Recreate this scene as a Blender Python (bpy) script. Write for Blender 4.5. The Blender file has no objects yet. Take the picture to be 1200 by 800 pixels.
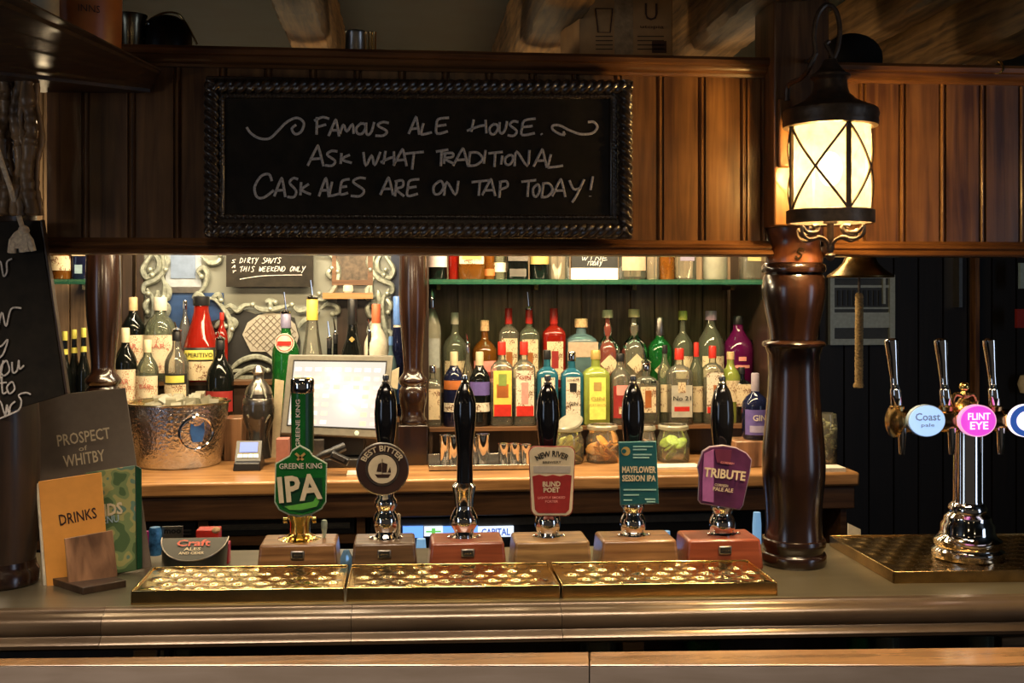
import bpy, bmesh, math, random
from mathutils import Vector, Matrix
random.seed(7)
sc = bpy.context.scene
C = sc.collection
R = math.radians

# ---------------------------------------------------------------- camera
EYE = 1.62; FPX = 1300.0; YAW = R(5.5); HY = 345.0
cam_d = bpy.data.cameras.new('camera'); cam = bpy.data.objects.new('camera', cam_d); C.objects.link(cam)
cam.location = (0, 0, EYE); cam.rotation_euler = (R(90), 0, -YAW)
cam_d.sensor_width = 36; cam_d.lens = 36 * FPX / 1200; cam_d.shift_y = -(400 - HY) / 1200
cam_d.clip_start = .05
sc.camera = cam
# ---------------------------------------------------------------- world, exposure
w = bpy.data.worlds.new('world'); sc.world = w; w.use_nodes = True
w.node_tree.nodes['Background'].inputs[0].default_value = (.75, .62, .5, 1)
w.node_tree.nodes['Background'].inputs[1].default_value = .05
sc.view_settings.view_transform = 'Standard'; sc.view_settings.look = 'None'
sc.view_settings.gamma = 1; sc.view_settings.exposure = 0.12
try:
    sc.cycles.use_denoising = True; sc.cycles.denoiser = 'OPENIMAGEDENOISE'
except Exception: pass
sc.cycles.max_bounces = 8; sc.cycles.transparent_max_bounces = 24
sc.cycles.diffuse_bounces = 3; sc.cycles.glossy_bounces = 4
sc.cycles.sample_clamp_indirect = 4; sc.cycles.blur_glossy = .5; sc.cycles.caustics_reflective = False
# ---------------------------------------------------------------- lights
def light(kind, loc, aim, power, col, size=.1, size_y=None, name='light'):
    d = bpy.data.lights.new(name, kind); o = bpy.data.objects.new(name, d); C.objects.link(o)
    o.location = loc; d.energy = power; d.color = col
    if kind == 'AREA':
        d.size = size
        if size_y: d.shape = 'RECTANGLE'; d.size_y = size_y
    elif kind == 'SPOT': d.shadow_soft_size = size; d.spot_size = R(70); d.spot_blend = .6
    else: d.shadow_soft_size = size
    o.rotation_euler = (Vector(aim) - Vector(loc)).to_track_quat('-Z', 'Y').to_euler()
    return o
WARM = (1, .74, .42); WARM2 = (1, .66, .34); COOL = (.62, .76, 1)
light('AREA', (.15, 3.22, 2.05), (.15, 3.85, 1.2), 42, WARM, 2.4, .10, 'back_bar_light')
light('AREA', (.15, 3.72, 2.12), (.15, 4.05, 1.3), 34, (1, .84, .58), 2.3, .06, 'gantry_light')
light('AREA', (.05, 2.75, 2.0), (.05, 2.1, 1.1), 8, WARM, 2.0, .12, 'service_light')
cl = light('AREA', (.1, 1.35, 2.35), (.1, 1.75, 1.0), 18, (1, .78, .56), 2.2, .25, 'ceiling_light'); cl.data.spread = R(75)
light('AREA', (-3.2, -.6, 1.5), (0, 2.2, 1.3), 8, COOL, .8, 1.5, 'window_light')
light('AREA', (3.3, -.2, 1.5), (.6, 2.3, 1.3), 8, COOL, .7, 1.5, 'window_light')
for lx, ly in ((-1.6, -.8), (1.2, -1.2), (.1, -.2)):
    light('POINT', (lx, ly, 2.25), (0, 0, 0), 1.1, WARM, .06, name='unseen_lamp')  # unseen lamps behind the camera, added for glints
light('POINT', (-1.5, 1.25, 1.75), (0, 0, 0), 2.6, WARM, .05, name='unseen_lamp')  # unseen lamp added to light the bark post, tassel and menus
light('POINT', (.35, 1.45, 2.28), (0, 0, 0), 1.3, WARM, .05, name='unseen_lamp')  # unseen lamp added to brighten the cardboard box and beams
for lx in (-.75, -.25, .25, .75):
    light('POINT', (lx, 2.42, 1.80), (0, 0, 0), 2.0, WARM, .02, name='unseen_canopy_lamp')

# ---------------------------------------------------------------- helpers
def W(px, py, D):
    u = (px - 600) / FPX; t = D / (math.cos(YAW) - u * math.sin(YAW))
    return Vector((t * (math.sin(YAW) + u * math.cos(YAW)), D, EYE + (HY - py) / FPX * t))
def S(px, D):
    u = (px - 600) / FPX
    return D / (math.cos(YAW) - u * math.sin(YAW)) / FPX
def X(px, D): return W(px, 0, D).x
def Z(px, py, D): return W(px, py, D).z

class M:
    def __init__(s): s.v = []; s.f = []; s.m = []
    def add(s, vs, fs, mi=0):
        n = len(s.v); s.v += [tuple(p) for p in vs]; s.f += [tuple(i + n for i in f) for f in fs]; s.m += [mi] * len(fs); return s
    def box(s, x0, x1, y0, y1, z0, z1, mi=0, mat=None):
        vs = [Vector((x, y, z)) for x in (x0, x1) for y in (y0, y1) for z in (z0, z1)]
        if mat: vs = [mat @ p for p in vs]
        return s.add(vs, [(0, 1, 3, 2), (4, 6, 7, 5), (0, 4, 5, 1), (2, 3, 7, 6), (0, 2, 6, 4), (1, 5, 7, 3)], mi)
    def hexa(s, b, t, mi=0):   # bottom quad, top quad, both anticlockwise seen from above
        return s.add(list(b) + list(t), [(3, 2, 1, 0), (4, 5, 6, 7), (0, 1, 5, 4), (1, 2, 6, 5), (2, 3, 7, 6), (3, 0, 4, 7)], mi)
    def lathe(s, x, y, prof, n=24, sq=None, mi=0, cap=True, rx=1, ry=1, twist=0, mat=None):
        vs = []; fs = []
        for (r, z) in prof:
            for k in range(n):
                a = 2 * math.pi * (k + .5) / n + twist; q = 1
                if sq:
                    q = (abs(math.cos(a)) ** sq + abs(math.sin(a)) ** sq) ** (-1 / sq)
                p = Vector((r * q * math.cos(a) * rx, r * q * math.sin(a) * ry, z))
                if mat: p = mat @ p
                else: p = Vector((x + p.x, y + p.y, z))
                vs.append(p)
        m = len(prof)
        for i in range(m - 1):
            for k in range(n):
                k2 = (k + 1) % n
                fs.append((i * n + k, i * n + k2, (i + 1) * n + k2, (i + 1) * n + k))
        if cap:
            if prof[0][0] > 1e-5: fs.append(tuple(reversed(range(n))))
            if prof[-1][0] > 1e-5: fs.append(tuple(range((m - 1) * n, m * n)))
        return s.add(vs, fs, mi)
    def tube(s, pts, r, n=8, mi=0, flat=1.0):
        pts = [Vector(p) for p in pts]; m = len(pts)
        rs = r if isinstance(r, (list, tuple)) else [r] * m
        vs = []; fs = []; up = None
        for i, p in enumerate(pts):
            d = (pts[min(i + 1, m - 1)] - pts[max(i - 1, 0)])
            d = d.normalized() if d.length > 1e-9 else Vector((0, 0, 1))
            if up is None: up = Vector((0, 1, 0)) if abs(d.y) < .9 else Vector((1, 0, 0))
            a = d.cross(up)
            a = a.normalized() if a.length > 1e-6 else Vector((1, 0, 0))
            b = d.cross(a).normalized(); up = -b if (-b).dot(up) > 0 else b
            for k in range(n):
                t = 2 * math.pi * k / n
                vs.append(p + (a * math.cos(t) + b * math.sin(t) * flat) * rs[i])
        for i in range(m - 1):
            for k in range(n):
                k2 = (k + 1) % n
                fs.append((i * n + k, i * n + k2, (i + 1) * n + k2, (i + 1) * n + k))
        fs.append(tuple(reversed(range(n)))); fs.append(tuple(range((m - 1) * n, m * n)))
        return s.add(vs, fs, mi)
    def prism(s, pts, d0, d1, mi=0):  # list of 3D points of a face (any plane); d0,d1 offset vectors
        n = len(pts); pts = [Vector(p) for p in pts]
        vs = [p + Vector(d0) for p in pts] + [p + Vector(d1) for p in pts]
        fs = [tuple(range(n)), tuple(reversed(range(n, 2 * n)))] + [((i + 1) % n, i, n + i, n + (i + 1) % n) for i in range(n)]
        return s.add(vs, fs, mi)
    def ball(s, c, r, n=12, m=8, mi=0):
        rr = r if isinstance(r, (tuple, list)) else (r, r, r)
        prof = []
        for i in range(m + 1):
            a = -math.pi / 2 + math.pi * i / m
            prof.append((max(math.cos(a), 1e-4), math.sin(a)))
        mt = Matrix.Translation(Vector(c)) @ Matrix.Diagonal((rr[0], rr[1], rr[2], 1))
        return s.lathe(0, 0, prof, n, mi=mi, cap=False, mat=mt)
    def xform(s, mt):
        s.v = [tuple(mt @ Vector(p)) for p in s.v]; return s
    def build(s, name, mat, parent=None, bevel=0, smooth=True, origin=None, recalc=True):
        off = Vector((0, 0, 0))
        if parent is not None:
            p = parent
            while p is not None: off += p.location; p = p.parent
        if parent is None:
            if origin is None:
                xs = [v[0] for v in s.v]; ys = [v[1] for v in s.v]; zs = [v[2] for v in s.v]
                origin = ((min(xs) + max(xs)) / 2, (min(ys) + max(ys)) / 2, min(zs))
            off = Vector(origin)
        me = bpy.data.meshes.new(name)
        me.from_pydata([tuple(Vector(v) - off) for v in s.v], [], s.f)
        mats = mat if isinstance(mat, (list, tuple)) else [mat]
        for m_ in mats: me.materials.append(m_)
        if len(mats) > 1: me.polygons.foreach_set('material_index', s.m)
        if recalc:
            bm = bmesh.new(); bm.from_mesh(me); bmesh.ops.recalc_face_normals(bm, faces=bm.faces); bm.to_mesh(me); bm.free()
        if smooth:
            me.polygons.foreach_set('use_smooth', [True] * len(me.polygons)); me.set_sharp_from_angle(angle=R(38))
        o = bpy.data.objects.new(name, me); C.objects.link(o)
        if parent is not None: o.parent = parent
        else: o.location = off
        if bevel:
            b = o.modifiers.new('bevel', 'BEVEL'); b.width = bevel; b.segments = 2; b.limit_method = 'ANGLE'; b.angle_limit = R(40)
        return o
def tag(o, label=None, cat=None, group=None, kind=None):
    if label: o['label'] = label
    if cat: o['category'] = cat
    if group: o['group'] = group
    if kind: o['kind'] = kind
    return o
def thing(name, loc, label, cat, group=None):
    o = bpy.data.objects.new(name, None); C.objects.link(o); o.location = loc; o.empty_display_size = .05
    return tag(o, label, cat, group)
def smoothp(pts, k=6):
    pts = [Vector(p) for p in pts]; out = []
    for i in range(len(pts) - 1):
        p0 = pts[max(i - 1, 0)]; p1 = pts[i]; p2 = pts[i + 1]; p3 = pts[min(i + 2, len(pts) - 1)]
        for j in range(k):
            t = j / k
            out.append(.5 * ((2 * p1) + (p2 - p0) * t + (2 * p0 - 5 * p1 + 4 * p2 - p3) * t * t + (3 * p1 - p0 - 3 * p2 + p3) * t ** 3))
    out.append(pts[-1]); return out
def prof_px(px, D, pr): s = S(px, D); return [(h * s, EYE + (HY - y) * s) for h, y in pr]
def px_lathe(px, D, pr, n=32, **k):
    return M().lathe(X(px, D), D, prof_px(px, D, pr), n, **k)
def pxbox(x0, x1, y0, y1, D, dep, mi=0, m=None):   # image-measured box whose front is the plane y = D
    m = m or M(); c = (x0 + x1) / 2
    return m.box(X(x0, D), X(x1, D), D, D + dep, Z(c, y1, D), Z(c, y0, D), mi)

# ---------------------------------------------------------------- materials
def nt(name):
    m = bpy.data.materials.new(name); m.use_nodes = True; t = m.node_tree
    return m, t, t.nodes['Principled BSDF']
def mat(name, col, rough=.5, metal=0, bump=0, bscale=60, var=0, coat=0, spec=.5, emit=None, es=0, sheen=0):
    m, t, b = nt(name)
    b.inputs['Base Color'].default_value = (*col, 1); b.inputs['Roughness'].default_value = rough
    b.inputs['Metallic'].default_value = metal; b.inputs['Coat Weight'].default_value = coat; b.inputs['Coat Roughness'].default_value = .1
    b.inputs['Specular IOR Level'].default_value = spec
    if emit: b.inputs['Emission Color'].default_value = (*emit, 1); b.inputs['Emission Strength'].default_value = es
    tc = t.nodes.new('ShaderNodeTexCoord')
    n = t.nodes.new('ShaderNodeTexNoise'); n.inputs['Scale'].default_value = bscale; n.inputs['Detail'].default_value = 4
    t.links.new(tc.outputs['Object'], n.inputs['Vector'])
    v = var if var else .12
    r = t.nodes.new('ShaderNodeValToRGB'); e = r.color_ramp.elements
    e[0].position = .3; e[1].position = .7
    e[0].color = (*[c * (1 - v) for c in col], 1); e[1].color = (*[min(1, c * (1 + v)) for c in col], 1)
    t.links.new(n.outputs['Fac'], r.inputs[0]); t.links.new(r.outputs[0], b.inputs['Base Color'])
    if bump:
        bp = t.nodes.new('ShaderNodeBump'); bp.inputs['Strength'].default_value = bump; bp.inputs['Distance'].default_value = .004
        t.links.new(n.outputs['Fac'], bp.inputs['Height']); t.links.new(bp.outputs[0], b.inputs['Normal'])
    return m
def wood(name, dark, lite, axis='z', rough=.35, scale=1.0, bump=.25, coat=.3, metal=0):
    m, t, b = nt(name)
    tc = t.nodes.new('ShaderNodeTexCoord'); oi = t.nodes.new('ShaderNodeObjectInfo')
    ad = t.nodes.new('ShaderNodeVectorMath'); ad.operation = 'ADD'
    sc_ = t.nodes.new('ShaderNodeVectorMath'); sc_.operation = 'SCALE'; sc_.inputs['Scale'].default_value = 17
    cb = t.nodes.new('ShaderNodeCombineXYZ')
    for i in range(3): t.links.new(oi.outputs['Random'], cb.inputs[i])
    t.links.new(cb.outputs[0], sc_.inputs[0])
    t.links.new(tc.outputs['Object'], ad.inputs[0]); t.links.new(sc_.outputs[0], ad.inputs[1])
    mp = t.nodes.new('ShaderNodeMapping'); t.links.new(ad.outputs[0], mp.inputs['Vector'])
    s = [60 * scale] * 3; s['xyz'.index(axis)] = 3.5 * scale
    mp.inputs['Scale'].default_value = s
    n = t.nodes.new('ShaderNodeTexNoise'); n.inputs['Scale'].default_value = 1; n.inputs['Detail'].default_value = 6; n.inputs['Distortion'].default_value = .6
    t.links.new(mp.outputs[0], n.inputs['Vector'])
    n2 = t.nodes.new('ShaderNodeTexNoise'); n2.inputs['Scale'].default_value = 7; n2.inputs['Detail'].default_value = 3
    t.links.new(ad.outputs[0], n2.inputs['Vector'])
    mx = t.nodes.new('ShaderNodeMath'); mx.operation = 'ADD'
    ml = t.nodes.new('ShaderNodeMath'); ml.operation = 'MULTIPLY'; ml.inputs[1].default_value = .5
    t.links.new(n2.outputs['Fac'], ml.inputs[0]); t.links.new(n.outputs['Fac'], mx.inputs[0]); t.links.new(ml.outputs[0], mx.inputs[1])
    r = t.nodes.new('ShaderNodeValToRGB'); e = r.color_ramp.elements
    e[0].position = .55; e[1].position = .95; e[0].color = (*dark, 1); e[1].color = (*lite, 1)
    t.links.new(mx.outputs[0], r.inputs[0]); t.links.new(r.outputs[0], b.inputs['Base Color'])
    b.inputs['Roughness'].default_value = rough; b.inputs['Coat Weight'].default_value = coat; b.inputs['Coat Roughness'].default_value = .18
    b.inputs['Metallic'].default_value = metal
    bp = t.nodes.new('ShaderNodeBump'); bp.inputs['Strength'].default_value = bump; bp.inputs['Distance'].default_value = .002
    t.links.new(n.outputs['Fac'], bp.inputs['Height']); t.links.new(bp.outputs[0], b.inputs['Normal'])
    return m
def glass(name, col, solid=.25, rough=.05, body=None):
    m = bpy.data.materials.new(name); m.use_nodes = True; t = m.node_tree; t.nodes.clear()
    out = t.nodes.new('ShaderNodeOutputMaterial')
    tr = t.nodes.new('ShaderNodeBsdfTransparent'); tr.inputs[0].default_value = (*[c ** .5 for c in col], 1)
    df = t.nodes.new('ShaderNodeBsdfDiffuse'); tl = t.nodes.new('ShaderNodeBsdfTranslucent')
    bc = body or col
    df.inputs[0].default_value = (*bc, 1); tl.inputs[0].default_value = (*bc, 1)
    nz = t.nodes.new('ShaderNodeTexNoise'); nz.inputs['Scale'].default_value = 25
    tcg = t.nodes.new('ShaderNodeTexCoord'); t.links.new(tcg.outputs['Object'], nz.inputs['Vector'])
    m1 = t.nodes.new('ShaderNodeMixShader'); m1.inputs[0].default_value = .5
    t.links.new(df.outputs[0], m1.inputs[1]); t.links.new(tl.outputs[0], m1.inputs[2])
    m2 = t.nodes.new('ShaderNodeMixShader')
    mr = t.nodes.new('ShaderNodeMapRange'); mr.inputs['To Min'].default_value = solid * .6; mr.inputs['To Max'].default_value = min(1, solid * 1.4)
    t.links.new(nz.outputs['Fac'], mr.inputs[0]); t.links.new(mr.outputs[0], m2.inputs[0])
    t.links.new(tr.outputs[0], m2.inputs[1]); t.links.new(m1.outputs[0], m2.inputs[2])
    gl = t.nodes.new('ShaderNodeBsdfGlossy'); gl.inputs['Roughness'].default_value = rough
    lw = t.nodes.new('ShaderNodeFresnel'); lw.inputs[0].default_value = 1.5
    m3 = t.nodes.new('ShaderNodeMixShader')
    t.links.new(lw.outputs[0], m3.inputs[0]); t.links.new(m2.outputs[0], m3.inputs[1]); t.links.new(gl.outputs[0], m3.inputs[2])
    t.links.new(m3.outputs[0], out.inputs[0])
    return m
def emis(name, col, s):
    m, t, b = nt(name); b.inputs['Base Color'].default_value = (*[c * .5 for c in col], 1)
    b.inputs['Emission Color'].default_value = (*col, 1); b.inputs['Emission Strength'].default_value = s
    return m

MW = {}
MW['canopy'] = wood('canopy_wood', (.065, .024, .008), (.24, .11, .036), 'z', .38, 1, .3, .35)
MW['canopy_h'] = wood('canopy_wood_rail', (.06, .022, .008), (.21, .09, .03), 'x', .34, 1, .3, .4)
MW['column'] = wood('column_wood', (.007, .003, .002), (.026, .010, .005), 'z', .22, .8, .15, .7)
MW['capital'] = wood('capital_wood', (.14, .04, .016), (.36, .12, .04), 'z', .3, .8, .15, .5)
MW['fardark'] = wood('far_dark_wood', (.003, .002, .0015), (.008, .005, .004), 'z', .5, 1, .2, .0)
MW['dark'] = wood('dark_wood', (.014, .008, .005), (.045, .024, .013), 'z', .42, 1, .2, .2)
MW['darkx'] = wood('dark_wood_rail', (.02, .010, .006), (.06, .03, .015), 'x', .55, 1, .2, .2)
MW['plank'] = wood('back_plank_wood', (.10, .06, .028), (.32, .20, .10), 'z', .5, 1, .3, .1)
MW['counter'] = wood('back_counter_wood', (.22, .10, .035), (.52, .27, .10), 'x', .33, 1, .2, .4)
MW['frieze'] = wood('frieze_wood', (.07, .03, .012), (.18, .085, .035), 'x', .4, 1, .2, .2)
MW['beam'] = wood('beam_wood', (.035, .018, .007), (.26, .145, .05), 'y', .75, 1.1, .5, 0)
MW['oak'] = wood('oak_block_wood', (.10, .048, .018), (.40, .23, .085), 'x', .35, 1.3, .25, .4)
MW['oakdark'] = wood('walnut_block_wood', (.05, .025, .012), (.17, .09, .04), 'x', .32, 1.3, .25, .5)
MW['oakmid'] = wood('chestnut_block_wood', (.11, .045, .016), (.32, .16, .06), 'x', .3, 1.3, .25, .5)
MW['red'] = wood('mahogany_block_wood', (.16, .03, .012), (.34, .085, .035), 'x', .28, 1.2, .15, .6)
MW['holder'] = wood('holder_wood', (.07, .032, .015), (.42, .22, .11), 'z', .35, .5, .2, .5)
MW['bark'] = wood('bark_wood', (.03, .015, .008), (.42, .26, .13), 'z', .5, .7, 1.0, .2)
MW['bench'] = wood('bench_wood', (.14, .075, .032), (.32, .18, .08), 'x', .25, .7, .15, .6)
MW['grey'] = wood('bench_panel_wood', (.27, .22, .18), (.36, .30, .26), 'x', .45, .7, .1, .1)
bar_m = wood('bar_top_metal', (.10, .085, .055), (.17, .15, .10), 'x', .3, .25, .06, .2, .55)
nose_m = wood('bar_nosing_metal', (.065, .042, .025), (.14, .10, .062), 'x', .3, .35, .25, .3, .45)
brass = mat('brass', (.90, .66, .26), .14, 1, .03, 30, .1)
brassd = mat('aged_brass', (.42, .27, .10), .25, 1, .1, 30, .3)
gold = mat('polished_brass', (.95, .66, .22), .12, 1)
chrome = mat('chrome', (.78, .76, .74), .07, 1, 0, 30, .05)
steel = mat('steel', (.6, .57, .52), .22, 1)
hammer = mat('hammered_steel', (.66, .66, .68), .16, 1, 1.0, 95, .15)
pewter = mat('pewter', (.35, .33, .30), .3, 1, .1)
iron = mat('lantern_iron', (.085, .06, .04), .4, .5, .2, 80, .3)
blackgl = mat('black_lacquer', (.006, .006, .007), .12, 0, coat=.8)
blackm = mat('black_plastic', (.012, .012, .013), .35)
black2 = mat('black_cabinet', (.010, .010, .010), .4)
chalkb = mat('chalkboard', (.015, .0115, .007), .7, 0, .1, 40, .35, spec=.25)
chalk = mat('chalk_white', (.62, .58, .54), .9, 0, .3, 300, .3)
frame_m = wood('carved_frame_wood', (.018, .012, .008), (.05, .032, .02), 'x', .3, 1, .2, .5)
white = mat('white_paper', (.64, .58, .46), .6); cream = mat('cream_label', (.60, .50, .32), .6, var=.1)
ceil_m = mat('ceiling_paint', (.004, .011, .013), .7, 0, .2, 8, .4)
wall_m = mat('wall_paint', (.010, .022, .024), .7, 0, .2, 8, .3)
floor_m = wood('floor_boards', (.02, .012, .007), (.05, .03, .017), 'y', .5)
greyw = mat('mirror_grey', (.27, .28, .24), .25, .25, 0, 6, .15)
silver = mat('silver_gilt', (.36, .38, .31), .35, .45, .2, 90, .35)
rope_m = mat('rope_fibre', (.42, .28, .11), .8, 0, .5, 200, .3)
ropeb = mat('pale_rope', (.85, .66, .48), .8, 0, .6, 150, .3)
orange = mat('orange_card', (.62, .27, .045), .5, var=.05)
menu_m = mat('brown_menu_card', (.115, .085, .058), .45, var=.08)
red = mat('red_paint', (.50, .03, .02), .3); dred = mat('dark_red_print', (.26, .022, .02), .4)
bluep = mat('blue_print', (.03, .10, .32), .35); teal = mat('teal_print', (.012, .085, .10), .35, 0, 0, 8, .2)
purple = mat('purple_print', (.075, .018, .065), .35, 0, 0, 18, .5); green = mat('green_print', (.008, .105, .018), .25, 0, 0, 30, .25)
dgreen = mat('dark_green_print', (.006, .045, .018), .3); lgreen = mat('light_green_print', (.10, .36, .05), .4)
yellow = mat('yellow_print', (.75, .55, .10), .45); gold_p = mat('gold_print', (.55, .38, .12), .35, .3)
brown_p = mat('dark_brown_print', (.035, .018, .014), .35); pink = mat('pink_print', (.75, .28, .24), .5)
card = mat('cardboard', (.55, .30, .11), .75, 0, .1, 20, .15); cardp = mat('cardboard_print', (.10, .045, .02), .8)
cork = mat('cork', (.55, .36, .18), .8, 0, .3, 120, .3); skyb = mat('pale_blue_print', (.30, .42, .48), .4)
terr = mat('orange_earthenware', (.42, .13, .03), .4, 0, .2, 12, .35)
violet = mat('violet_print', (.12, .09, .30), .4); blk = mat('black_print', (.015, .015, .015), .4)
g_clear = glass('clear_glass', (.88, .88, .80), .2, .04, (.66, .62, .48)); g_pale = glass('frosted_glass', (.8, .8, .72), .55, .2, (.75, .72, .55))
g_green = glass('green_glass', (.06, .35, .08), .6, .05, (.02, .22, .04)); g_dark = glass('dark_glass', (.03, .035, .03), .8, .05, (.012, .014, .012))
g_blue = glass('blue_glass', (.10, .42, .60), .55, .05, (.05, .28, .42)); g_lime = glass('lime_glass', (.70, .85, .25), .6, .05, (.62, .72, .14))
g_amber = glass('amber_glass', (.55, .22, .04), .5, .05, (.42, .15, .02)); g_red = glass('red_glass', (.65, .04, .02), .6, .05, (.60, .03, .015))
g_pink = glass('pink_glass', (.75, .30, .25), .5, .05, (.55, .16, .12)); g_purp = glass('purple_glass', (.25, .02, .15), .75, .05, (.20, .01, .11))
g_shelf = glass('shelf_glass', (.45, .85, .65), .35, .05, (.10, .42, .26)); g_green2 = glass('pale_green_glass', (.66, .72, .56), .28, .05, (.42, .46, .32))
g_navy = glass('navy_glass', (.05, .06, .16), .75, .05, (.02, .025, .08)); g_ltblue = glass('light_blue_glass', (.45, .65, .72), .45, .06, (.32, .52, .58))
g_wine = glass('wine_liquid', (.3, .01, .02), .7, .05, (.16, .008, .012))

def printed(name, col, ink):
    m = mat(name, col, .6, var=.08); t = m.node_tree; b = t.nodes['Principled BSDF']; src = b.inputs['Base Color'].links[0].from_socket
    tc = t.nodes.new('ShaderNodeTexCoord'); mp = t.nodes.new('ShaderNodeMapping'); mp.inputs['Scale'].default_value = (260, 1, 160); t.links.new(tc.outputs['Object'], mp.inputs[0])
    n = t.nodes.new('ShaderNodeTexNoise'); n.inputs['Scale'].default_value = 1; n.inputs['Detail'].default_value = 2; t.links.new(mp.outputs[0], n.inputs['Vector'])
    n2 = t.nodes.new('ShaderNodeTexNoise'); n2.inputs['Scale'].default_value = 30; t.links.new(tc.outputs['Object'], n2.inputs['Vector'])
    mu = t.nodes.new('ShaderNodeMath'); mu.operation = 'MULTIPLY'; t.links.new(n.outputs['Fac'], mu.inputs[0]); t.links.new(n2.outputs['Fac'], mu.inputs[1])
    r = t.nodes.new('ShaderNodeValToRGB'); r.color_ramp.elements[0].position = .28; r.color_ramp.elements[1].position = .33; t.links.new(mu.outputs[0], r.inputs[0])
    mx = t.nodes.new('ShaderNodeMix'); mx.data_type = 'RGBA'; t.links.new(r.outputs[0], mx.inputs[0]); t.links.new(src, mx.inputs[6]); mx.inputs[7].default_value = (*ink, 1); t.links.new(mx.outputs[2], b.inputs['Base Color'])
    return m
lab_w = printed('printed_white_label', (.66, .60, .47), (.16, .09, .05)); lab_c = printed('printed_cream_label', (.62, .51, .32), (.18, .08, .04))
# ---------------------------------------------------------------- lettering
_tc = {}
def textmesh(s, bold=0.0):
    if (s, bold) in _tc: return _tc[(s, bold)]
    cu = bpy.data.curves.new('t', 'FONT'); cu.body = s; cu.offset = bold; cu.resolution_u = 2
    o = bpy.data.objects.new('t', cu); C.objects.link(o)
    me = o.to_mesh(); vs = [v.co.copy() for v in me.vertices]; fs = [tuple(p.vertices) for p in me.polygons]
    o.to_mesh_clear(); bpy.data.objects.remove(o)
    if not vs: return ([], [], 1, 1)
    x0 = min(v.x for v in vs); x1 = max(v.x for v in vs); y0 = min(v.y for v in vs); y1 = max(v.y for v in vs)
    vs = [Vector(((v.x - x0) / (x1 - x0) - .5, (v.y - y0) / (y1 - y0) - .5, 0)) for v in vs]
    _tc[(s, bold)] = (vs, fs); return _tc[(s, bold)]
def text(parent, s, c, wd, ht, m, right=Vector((1, 0, 0)), up=Vector((0, 0, 1)), bold=0.0, arc=None, name='lettering', wrap=None):
    """s centred at the 3D point c; arc = radius of a circle (centre below c) the line bends round; wrap = (axis x, axis y, radius)"""
    vs, fs = textmesh(s, bold)
    nrm = right.cross(up).normalized(); out = []
    for v in vs:
        a, b = v.x * wd, v.y * ht
        if arc:
            th = a / arc; rr = arc + b
            p = Vector(c) + right * (math.sin(th) * rr) + up * (math.cos(th) * rr - arc)
        else: p = Vector(c) + right * a + up * b
        if wrap:
            ax, ay, rad = wrap; th = (p.x - ax) / rad
            p = Vector((ax + math.sin(th) * rad, ay - math.cos(th) * rad, p.z))
        out.append(p + nrm * .0006)
    return M().add(out, fs).build(name, m, parent, smooth=False, recalc=False)
GL = {  # handwriting capitals as strokes in a unit box (y up)
 'A': [[(0, 0), (.45, 1), (.6, 1), (.95, -.05)], [(.1, .35), (.8, .4)]], 'C': [[(.85, .7), (.7, 1), (.3, .9), (.02, .45), (.15, .02), (.5, -.02), (.95, .3)]],
 'D': [[(.12, 1), (.1, 0)], [(.05, .95), (.6, .95), (.95, .5), (.6, .05), (.05, 0)]], 'E': [[(.9, 1), (.2, .9), (.1, .5), (.15, .05), (.9, .15)], [(.1, .5), (.75, .58)]],
 'F': [[(.15, 1), (.2, 0)], [(0, .78), (.5, 1), (.95, .9)], [(.2, .45), (.8, .58)]], 'H': [[(.2, 1), (.12, .1)], [(-.1, .2), (.5, .5), (.9, .6)], [(.8, 1), (.9, 0)]],
 'I': [[(.5, 1), (.5, 0)]], 'K': [[(.1, 1), (.15, 0)], [(.8, .85), (.2, .42), (1.05, .08)]], 'L': [[(.25, 1), (.15, .1), (.3, 0), (1, .15)]],
 'M': [[(0, 0), (.15, .95), (.5, .25), (.85, .95), (1, 0)]], 'N': [[(.02, 0), (.1, .95), (.85, .05), (.95, 1)]],
 'O': [[(.5, 1), (.08, .6), (.2, .08), (.65, .03), (.95, .5), (.75, .95), (.4, .95)]], 'P': [[(.2, 1), (.2, -.1)], [(.05, .9), (.75, 1), (.85, .65), (.2, .42)]],
 'R': [[(.15, .95), (.15, 0)], [(0, .9), (.7, 1), (.75, .62), (.18, .45), (.95, 0)]], 'S': [[(.9, .95), (.45, 1), (.15, .75), (.8, .35), (.6, .02), (.05, .02)]],
 'T': [[(0, .88), (1.05, 1)], [(.5, .92), (.5, -.02)]], 'U': [[(.05, .95), (.15, .2), (.5, 0), (.8, .3), (.95, 1)]], 'W': [[(0, 1), (.2, 0), (.5, .75), (.72, .02), (1, 1)]],
 'Y': [[(.1, 1), (.4, .45), (.8, .55)], [(.95, 1.05), (.6, .1), (.35, -.3)]], '!': [[(.6, 1.1), (.4, .4)], [(.35, .08), (.38, .02)]], '.': [[(.3, .08), (.4, .02)]],
 'o': [[(.5, .6), (.1, .4), (.2, 0), (.7, 0), (.9, .4), (.5, .6)]], 'u': [[(.05, .6), (.15, .1), (.5, 0), (.85, .6), (.9, 0)]], 'r': [[(.1, .6), (.2, 0)], [(.2, .35), (.55, .65), (.95, .55)]],
 't': [[(.4, 1), (.4, 0), (.8, .05)], [(.1, .65), (.8, .7)]], 'y': [[(.05, .6), (.3, .1), (.8, .5)], [(.9, .65), (.5, -.4), (.1, -.3)]], 'e': [[(.1, .3), (.8, .4), (.5, .62), (.1, .3), (.4, 0), (.9, .1)]],
 'n': [[(.1, .6), (.15, 0)], [(.15, .35), (.55, .6), (.8, .4), (.85, 0)]], 'w': [[(0, .6), (.2, 0), (.5, .45), (.75, 0), (1, .65)]]}
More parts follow.
